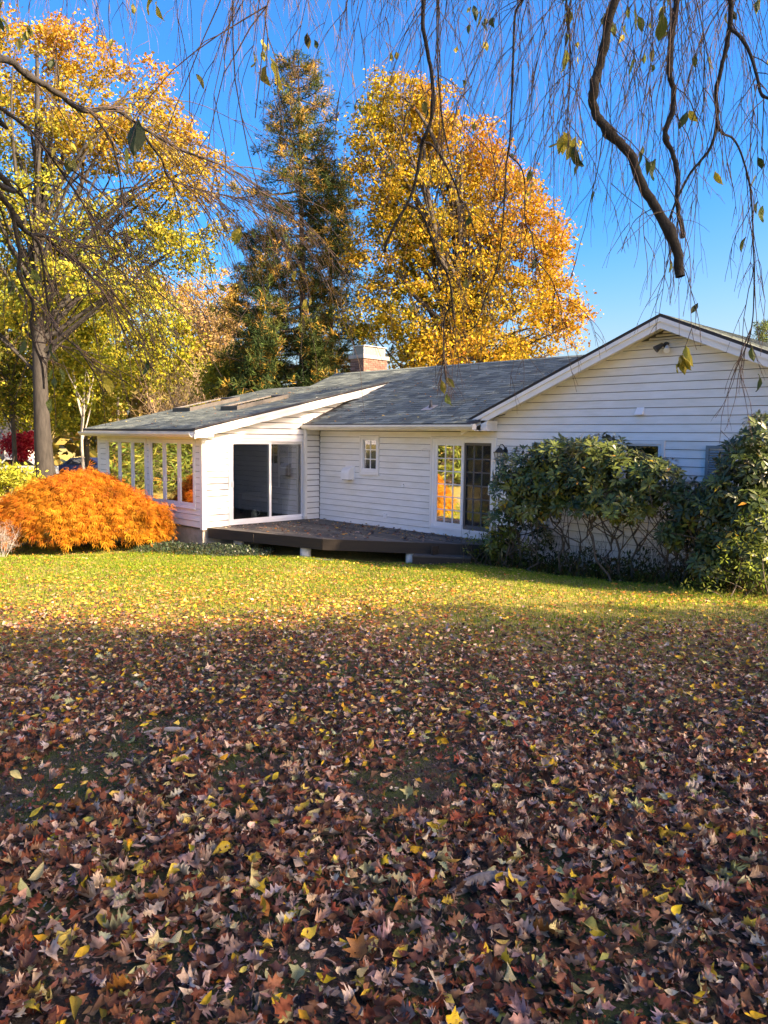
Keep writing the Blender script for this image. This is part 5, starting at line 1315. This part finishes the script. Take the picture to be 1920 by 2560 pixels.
add_branch(px8([(172,-60),(170,0),(165,100),(185,200),(205,300),(215,400),(205,500),(180,580),(165,610),(150,700),(130,800),(100,880),(50,970),(10,1050),(5,1090)]), 4.0, 4.4, 11, 6)
add_branch(px8([(168,612),(210,630),(260,700),(310,800),(330,860),(360,900),(400,1030),(420,1090)]), 4.2, 4.5, 6, 2, False)
add_branch(px8([(100,882),(160,920),(200,1010),(235,1110),(270,1180),(290,1260),(300,1380)]), 4.32, 4.6, 7, 4, False)
add_branch(px8([(292,1325),(265,1360),(258,1430),(260,1520),(265,1640)]), 4.55, 4.7, 5, 2, False)
add_branch(px8([(605,-60),(600,0),(570,60),(560,200),(555,400),(545,600),(530,700),(520,850),(510,1000),(490,1150),(440,1280),(400,1400),(340,1440)]), 4.2, 4.7, 7, 2)
add_branch(px8([(533,665),(590,720),(610,800),(610,960),(640,1010),(660,1120),(720,1200),(760,1300)]), 4.5, 4.8, 4, 2, False)
add_branch(px8([(232,-60),(230,0),(230,200),(240,400),(260,560),(300,740),(340,900)]), 4.4, 4.7, 5, 2)
add_branch(px8([(790,-60),(800,100),(805,250),(800,400),(790,560)]), 3.9, 4.2, 6, 2)
add_branch(px7([(-160,180),(-60,225),(0,250),(60,270),(130,330),(200,370),(270,420),(310,455),(385,480),(470,465),(530,490),(600,540),(700,600),(790,650),(900,690),(1000,730),(1100,800)]), 3.8, 5.4, 21, 2.5)
add_branch(px7([(388,482),(430,530),(480,600),(500,680),(520,780),(525,900)]), 4.35, 4.6, 6, 2, False)
add_branch(px7([(600,541),(650,620),(700,690),(730,770),(830,810),(950,840),(1050,860)]), 4.72, 5.4, 7, 2, False)
add_branch(px7([(-150,620),(-60,760),(0,840),(50,900),(90,965),(130,1010),(200,1025),(250,1080),(330,1130),(400,1200),(470,1300),(520,1400),(560,1480)]), 2.9, 3.6, 17, 3, True, [TOP+[0,0,-.2], TOP-RH*1.3+FH*.2+[0,0,.45], TOP-RH*2.3+FH*.9+[0,0,.3]])
add_branch(px7([(50,900),(60,960),(72,1030),(85,1100),(80,1180),(110,1250),(145,1320),(135,1400),(150,1490),(180,1570),(190,1680)]), 2.98, 3.3, 11, 5, False)
add_branch(px7([(130,1010),(170,1060),(190,1180),(205,1300),(240,1420),(330,1500),(400,1600),(440,1680)]), 3.1, 3.5, 7, 2, False)
add_branch(px7([(-150,390),(-60,440),(0,470),(60,510),(110,545),(170,610),(230,690),(300,790),(360,880),(420,960),(520,1060)]), 3.4, 4.2, 11, 2, True, [TOP+[0,0,-.2], TOP-RH*1.2+FH*.3+[0,0,.6], TOP-RH*2.3+FH*1.2+[0,0,.5]])
add_branch(px7([(-80,700),(0,760),(60,790),(100,850),(130,960),(150,1080),(200,1160),(250,1260),(300,1340)]), 3.2, 3.7, 6, 2, True, [TOP+[0,0,-.2], TOP-RH*1.4+FH*.3+[0,0,.5], TOP-RH*2.3+FH*1.0+[0,0,.3]])
n_tr = len(BR)
# overhead limbs whose twigs hang into view
def overhead(pixd, w):
    P = [TOP+[0, 0, -.1]]+[at(a, b, d) for a, b, d in pixd]
    path = smooth_path(P, 7); rr = np.linspace(.055, w, len(path))
    V, Fq = tubes_np([path], [rr], 7); np_mesh('branch', V, Fq, M_CHB, None, cherry, True); return path
OV = [overhead([(1500,-1500,1.6),(1600,-420,3.0),(1700,-180,4.2),(1760,-120,5.4)], .012),
      overhead([(1250,-1500,1.6),(1300,-420,3.2),(1350,-190,4.5),(1380,-120,5.8)], .012),
      overhead([(1800,-1300,1.7),(1950,-380,3.0),(1990,-150,4.0),(1960,-90,5.0)], .012),
      overhead([(1000,-1500,1.7),(1050,-430,3.4),(1120,-200,4.8),(1180,-120,6.2)], .012),
      overhead([(760,-1500,1.8),(760,-450,3.6),(700,-210,5.0),(640,-120,6.4)], .012),
      overhead([(500,-1400,1.9),(420,-430,3.6),(470,-200,5.0),(560,-110,6.2)], .012),
      overhead([(100,-1200,2.1),(60,-380,3.6),(150,-170,4.8),(280,-90,6.0)], .012)]
def twig(p0, d0, L, rad, droop, nseg, wig, r, sub=2):
    """a hanging twig: starts along d0 and bends down under its weight"""
    st = L/nseg; P = [np.array(p0)]; d = np.array(d0, float); d /= np.linalg.norm(d)
    for k in range(nseg):
        d = d*(1-droop)+np.array([0, 0, -1.])*droop+r.normal(size=3)*wig; d /= np.linalg.norm(d); P.append(P[-1]+d*st)
    P = np.array(P); lo = np.where(P[:, 2] < 2.42+.25*math.sin(p0[0]*9))[0]      # clipped at walking height
    if len(lo): P = P[:max(2, lo[0])]
    nseg = len(P)-1; TW_P.append(P); TW_R.append(np.linspace(rad, rad*.45, len(P)))
    if nseg < 3: return
    for q in range(sub):
        i = r.integers(1, nseg); dd = (P[i+1]-P[i]) if i+1 < len(P) else d; dd = dd/np.linalg.norm(dd)+r.normal(size=3)*[.55, .55, .25]
        twig(P[i], dd, L*r.uniform(.22, .6)*(1-i/nseg*.5), rad*.7, droop*1.1, max(4, nseg//2), wig, r, sub-2 if sub > 2 else 0)
# from overhead limbs
for path, cnt, Lm in zip(OV, (46, 44, 40, 34, 30, 26, 22), (2.1, 1.9, 2.0, 1.6, 1.2, 1.15, 1.2)):
    for q in range(cnt):
        i = r.integers(10, len(path)); a = r.uniform(0, 6.28); d = np.array([math.cos(a), math.sin(a), r.uniform(-.1, .5)])
        twig(path[i], d, Lm*r.uniform(.55, 1.2), .0031, .17, 14, .085, r, 4)
# from traced limbs: lots of fine weeping twigs on the left ones
for bi, (path, rr, k0) in enumerate(BR):
    left = bi >= 13
    k0 = max(len(path)//4 if k0 >= len(path) else k0, 2)
    cnt = 8 if left else (9 if bi not in (0,) else 7)
    for q in range(cnt):
        i = r.integers(k0, len(path)-1); t_ = path[i]-path[i-1]; t_ /= np.linalg.norm(t_)+1e-9
        d = t_*.8+r.normal(size=3)*.45+(RH*.25 if left else 0)
        twig(path[i], d, r.uniform(.5, 1.35) if left else r.uniform(.25, .85), .0034 if left else .0028, .12 if left else .15, 12, .08, r, 3)
# fan of long twigs drooping from the end of the high left branch
for src, cnt, Lm in ((13, 32, 1.7), (15, 16, 1.3), (16, 10, 1.1), (19, 12, 1.1)):
    path = BR[src][0]
    for q in range(cnt):
        i = r.integers(int(len(path)*.5), len(path)-1); t_ = path[i]-path[i-1]; t_ /= np.linalg.norm(t_)+1e-9
        twig(path[i], t_*.9+RH*.25+r.normal(size=3)*.22, Lm*r.uniform(.5, 1.15), .0034, .10, 14, .06, r, 2)
V, Fq = tubes_np(TW_P, TW_R, 3); o = np_mesh('twigs', V, Fq, M_TWIG, None, cherry); o['kind'] = 'stuff'
# the few leaves still hanging
LEAFM = [leaf_mat('cherry_leaf_yellow', (.50, .42, .06), .5), leaf_mat('cherry_leaf_green', (.16, .22, .05), .5), leaf_mat('cherry_leaf_olive', (.30, .30, .06), .5), leaf_mat('cherry_leaf_dark', (.05, .09, .025), .35)]
hang = []
for k_, (tv, tf) in enumerate(TEMPL['oval'][:4]):
    for mi, mt in enumerate(LEAFM):
        me = bpy.data.meshes.new('leaf'); me.from_pydata([tuple((q+np.array([.5, 0, 0]))*np.array([1, .95, .7])) for q in tv], [], [tuple(int(z) for z in q) for q in tf]); me.materials.append(mt); hang.append((mi, me))
coff = np.array(cherry.location)
def hang_leaf(p, size, mi=None):
    c_ = [me for m_, me in hang if mi is None or m_ == mi]; me = c_[r.integers(len(c_))]
    o = link('leaf', me, cherry); o.location = tuple(p-coff); 
    d = Vector((r.normal()*.35, r.normal()*.35, -1)); qd = d.to_track_quat('X', 'Z'); o.rotation_mode = 'QUATERNION'
    from mathutils import Quaternion
    o.rotation_quaternion = qd @ Quaternion((1, 0, 0), r.uniform(0, 6.28)); o.scale = (size, size, size)
tips = [p for p in TW_P]
for q in range(125):
    p = tips[r.integers(len(tips))]; x_, y_, w_z = proj(p[-1])
    if not (-50 < x_[0] < 1970 and -50 < y_[0] < 1150): continue
    for z in range(r.integers(1, 3)): hang_leaf(p[r.integers(max(1, len(p)//2), len(p))], r.uniform(.055, .095))
for (a, b, n_, mi) in [(60,80,4,2),(70,60,3,1),(125,130,2,3),(1185,35,5,3),(1225,50,2,3),(1500,40,4,3),(1545,60,3,1),(1585,20,3,1),(1640,60,2,2),(1615,390,6,3),(1405,330,4,0),(1440,350,3,0),(1690,870,4,0),(1700,880,3,2),(640,120,5,2),(670,130,4,0),(350,260,2,0),(160,380,4,0),(175,400,3,2),(735,660,4,0),(905,640,1,2),(770,760,5,0),(60,650,3,1),(150,960,4,1),(230,330,2,0),(1600,140,3,1),(1660,20,3,1)]:
    cand = np.array([q for p in TW_P for q in p[len(p)//3:]]) if 'CAND' not in globals() else CAND
    CAND = cand
    x_, y_, w_z = proj(cand); j = np.argsort((x_-a)**2+(y_-b)**2)[:n_*3]
    for z in r.choice(j, n_, replace=False): hang_leaf(cand[z], r.uniform(.06, .10), mi)
# surface roots
def root(pix, w, h=.0):
    P = []
    for (a, b) in pix:
        d = ray(a, b); t_ = 1.0
        for _ in range(30):
            q = C+d*t_; t_ += (q[2]-float(ground(q[0], q[1])))/max(.05, -d[2])*.8
        q = C+d*t_; q[2] = float(ground(q[0], q[1])); P.append(q)
    P = np.array(P); m = len(P); P[:, 2] += h*np.sin(np.linspace(0, math.pi, m))-.02
    path = smooth_path(P, 6); rr = w*np.sin(np.linspace(.25, math.pi-.25, len(path)))**.5
    return path, rr
M_ROOT = bark_mat('root_bark', (.26, .22, .19), (.09, .07, .055), 16)
for pix, w_r, h in (([(1100,2250),(1160,2222),(1230,2205),(1300,2212),(1350,2235)], .035, .03), ([(150,2330),(260,2260),(330,2190)], .016, .01), ([(180,2420),(240,2365),(290,2320)], .018, .012)):
    path, rr = root(pix, w_r, h); V, Fq = tubes_np([path], [rr], 10); np_mesh('root', V, Fq, M_ROOT, None, cherry, True)
# ---- fallen sticks
M_STICK = bark_mat('fallen_stick_bark', (.40, .38, .35), (.17, .15, .13), 16)
for i, (pix, w_r, lb) in enumerate([([(455,1905),(480,1885),(515,1860)], .026, 'thick pale broken stick lying left of centre'), ([(360,1833),(430,1828),(500,1832)], .02, 'grey mossy stick half buried above the pale broken stick'), ([(960,2430),(1010,2450),(1075,2462)], .009, 'thin grey twig beside the moss at bottom centre'), ([(1165,2510),(1230,2540),(1290,2575)], .010, 'thin brown twig at the bottom edge right of the moss'), ([(225,2255),(255,2238),(285,2228)], .02, 'short mossy bark piece near the left roots'), ([(415,2545),(460,2465),(500,2400),(480,2330)], .004, 'very thin bent pale twig at the bottom left')]):
    path, rr = root(pix, w_r, .01); path[:, 2] += .02
    st_ = empty('fallen_stick', path[0], lb, 'stick', 'sticks fallen on the lawn'); V, Fq = tubes_np([path], [rr*.9+.001], 7); np_mesh('wood', V, Fq, M_STICK, None, st_, True)
# ---- the largest fallen leaves in the foreground, each its own thing
LM2 = {'russet brown': leaf_mat('fallen_russet', (.26, .09, .045)), 'dark brown': leaf_mat('fallen_dark', (.12, .05, .032)), 'pale tan': leaf_mat('fallen_tan', (.46, .32, .23)), 'bright yellow': leaf_mat('fallen_yellow', (.64, .46, .05)), 'cream yellow': leaf_mat('fallen_cream', (.62, .54, .26)), 'orange brown': leaf_mat('fallen_orange', (.42, .17, .04)), 'pale green': leaf_mat('fallen_green', (.38, .42, .2))}
KN = {'oak': 'lobed oak leaf', 'maple': 'pointed maple leaf', 'oval': 'oval cherry leaf'}
cache = {}
def zone(x, y):
    px_, py_, w_z = proj(np.array([x, y, float(ground(x, y))])); px_, py_ = px_[0], py_[0]
    v = 'at the bottom edge' if py_ > 2450 else 'just above the bottom edge' if py_ > 2350 else 'below the bare root' if py_ > 2260 else 'level with the bare root' if py_ > 2170 else 'above the bare root' if py_ > 2080 else 'high up the litter'
    k_ = int(min(7, max(0, px_//240)))
    return v+', '+['far left', 'left', 'mid left', 'centre left', 'centre right', 'mid right', 'right', 'far right'][k_]
r = np.random.default_rng(811); cnt = 0; used = set()
while cnt < 300:
    xs, ys, ss, ls = lawn_samples(1, 1.75, 3.6, r, .56); x, y = float(xs[0]), float(ys[0])
    px_, py_, w_z = proj(np.array([x, y, float(ground(x, y))]))
    if not (0 < px_[0] < 1920 and py_[0] < 2560): continue
    kd = ['oak', 'maple', 'oval'][r.choice(3, p=[.5, .15, .35])]
    stt = ['large', 'medium', 'small'][int(r.integers(3))]; cn = list(LM2)[r.choice(7, p=[.31, .15, .19, .05, .05, .23, .02] if kd == 'oak' else [.12, .09, .20, .24, .22, .11, .02])]
    vi = int(r.integers(len(TEMPL[kd]))); key = (kd, cn, vi)
    if key not in cache:
        tv, tf = TEMPL[kd][vi]; me = bpy.data.meshes.new('fallen_leaf'); me.from_pydata([tuple(q) for q in tv], [], [tuple(int(z) for z in q) for q in tf]); me.materials.append(LM2[cn]); me.polygons.foreach_set('use_smooth', [True]*len(me.polygons)); cache[key] = me
    lab = '%s %s %s %s' % (stt, cn, KN[kd], zone(x, y))
    if lab in used: continue
    used.add(lab)
    o = link('fallen_leaf', cache[key]); sz = {'large': r.uniform(.092, .108), 'medium': r.uniform(.072, .086), 'small': r.uniform(.05, .064)}[stt]
    R = leaf_rots(1, r, .6)[0]; M4 = Matrix.Identity(4)
    for a in range(3):
        for b in range(3): M4[a][b] = R[a, b]*sz
    M4[0][3], M4[1][3], M4[2][3] = x, y, float(ground(x, y))+r.uniform(.02, .045)
    o.matrix_world = M4
    tag(o, lab, 'fallen leaf', 'fallen leaves in the foreground'); cnt += 1
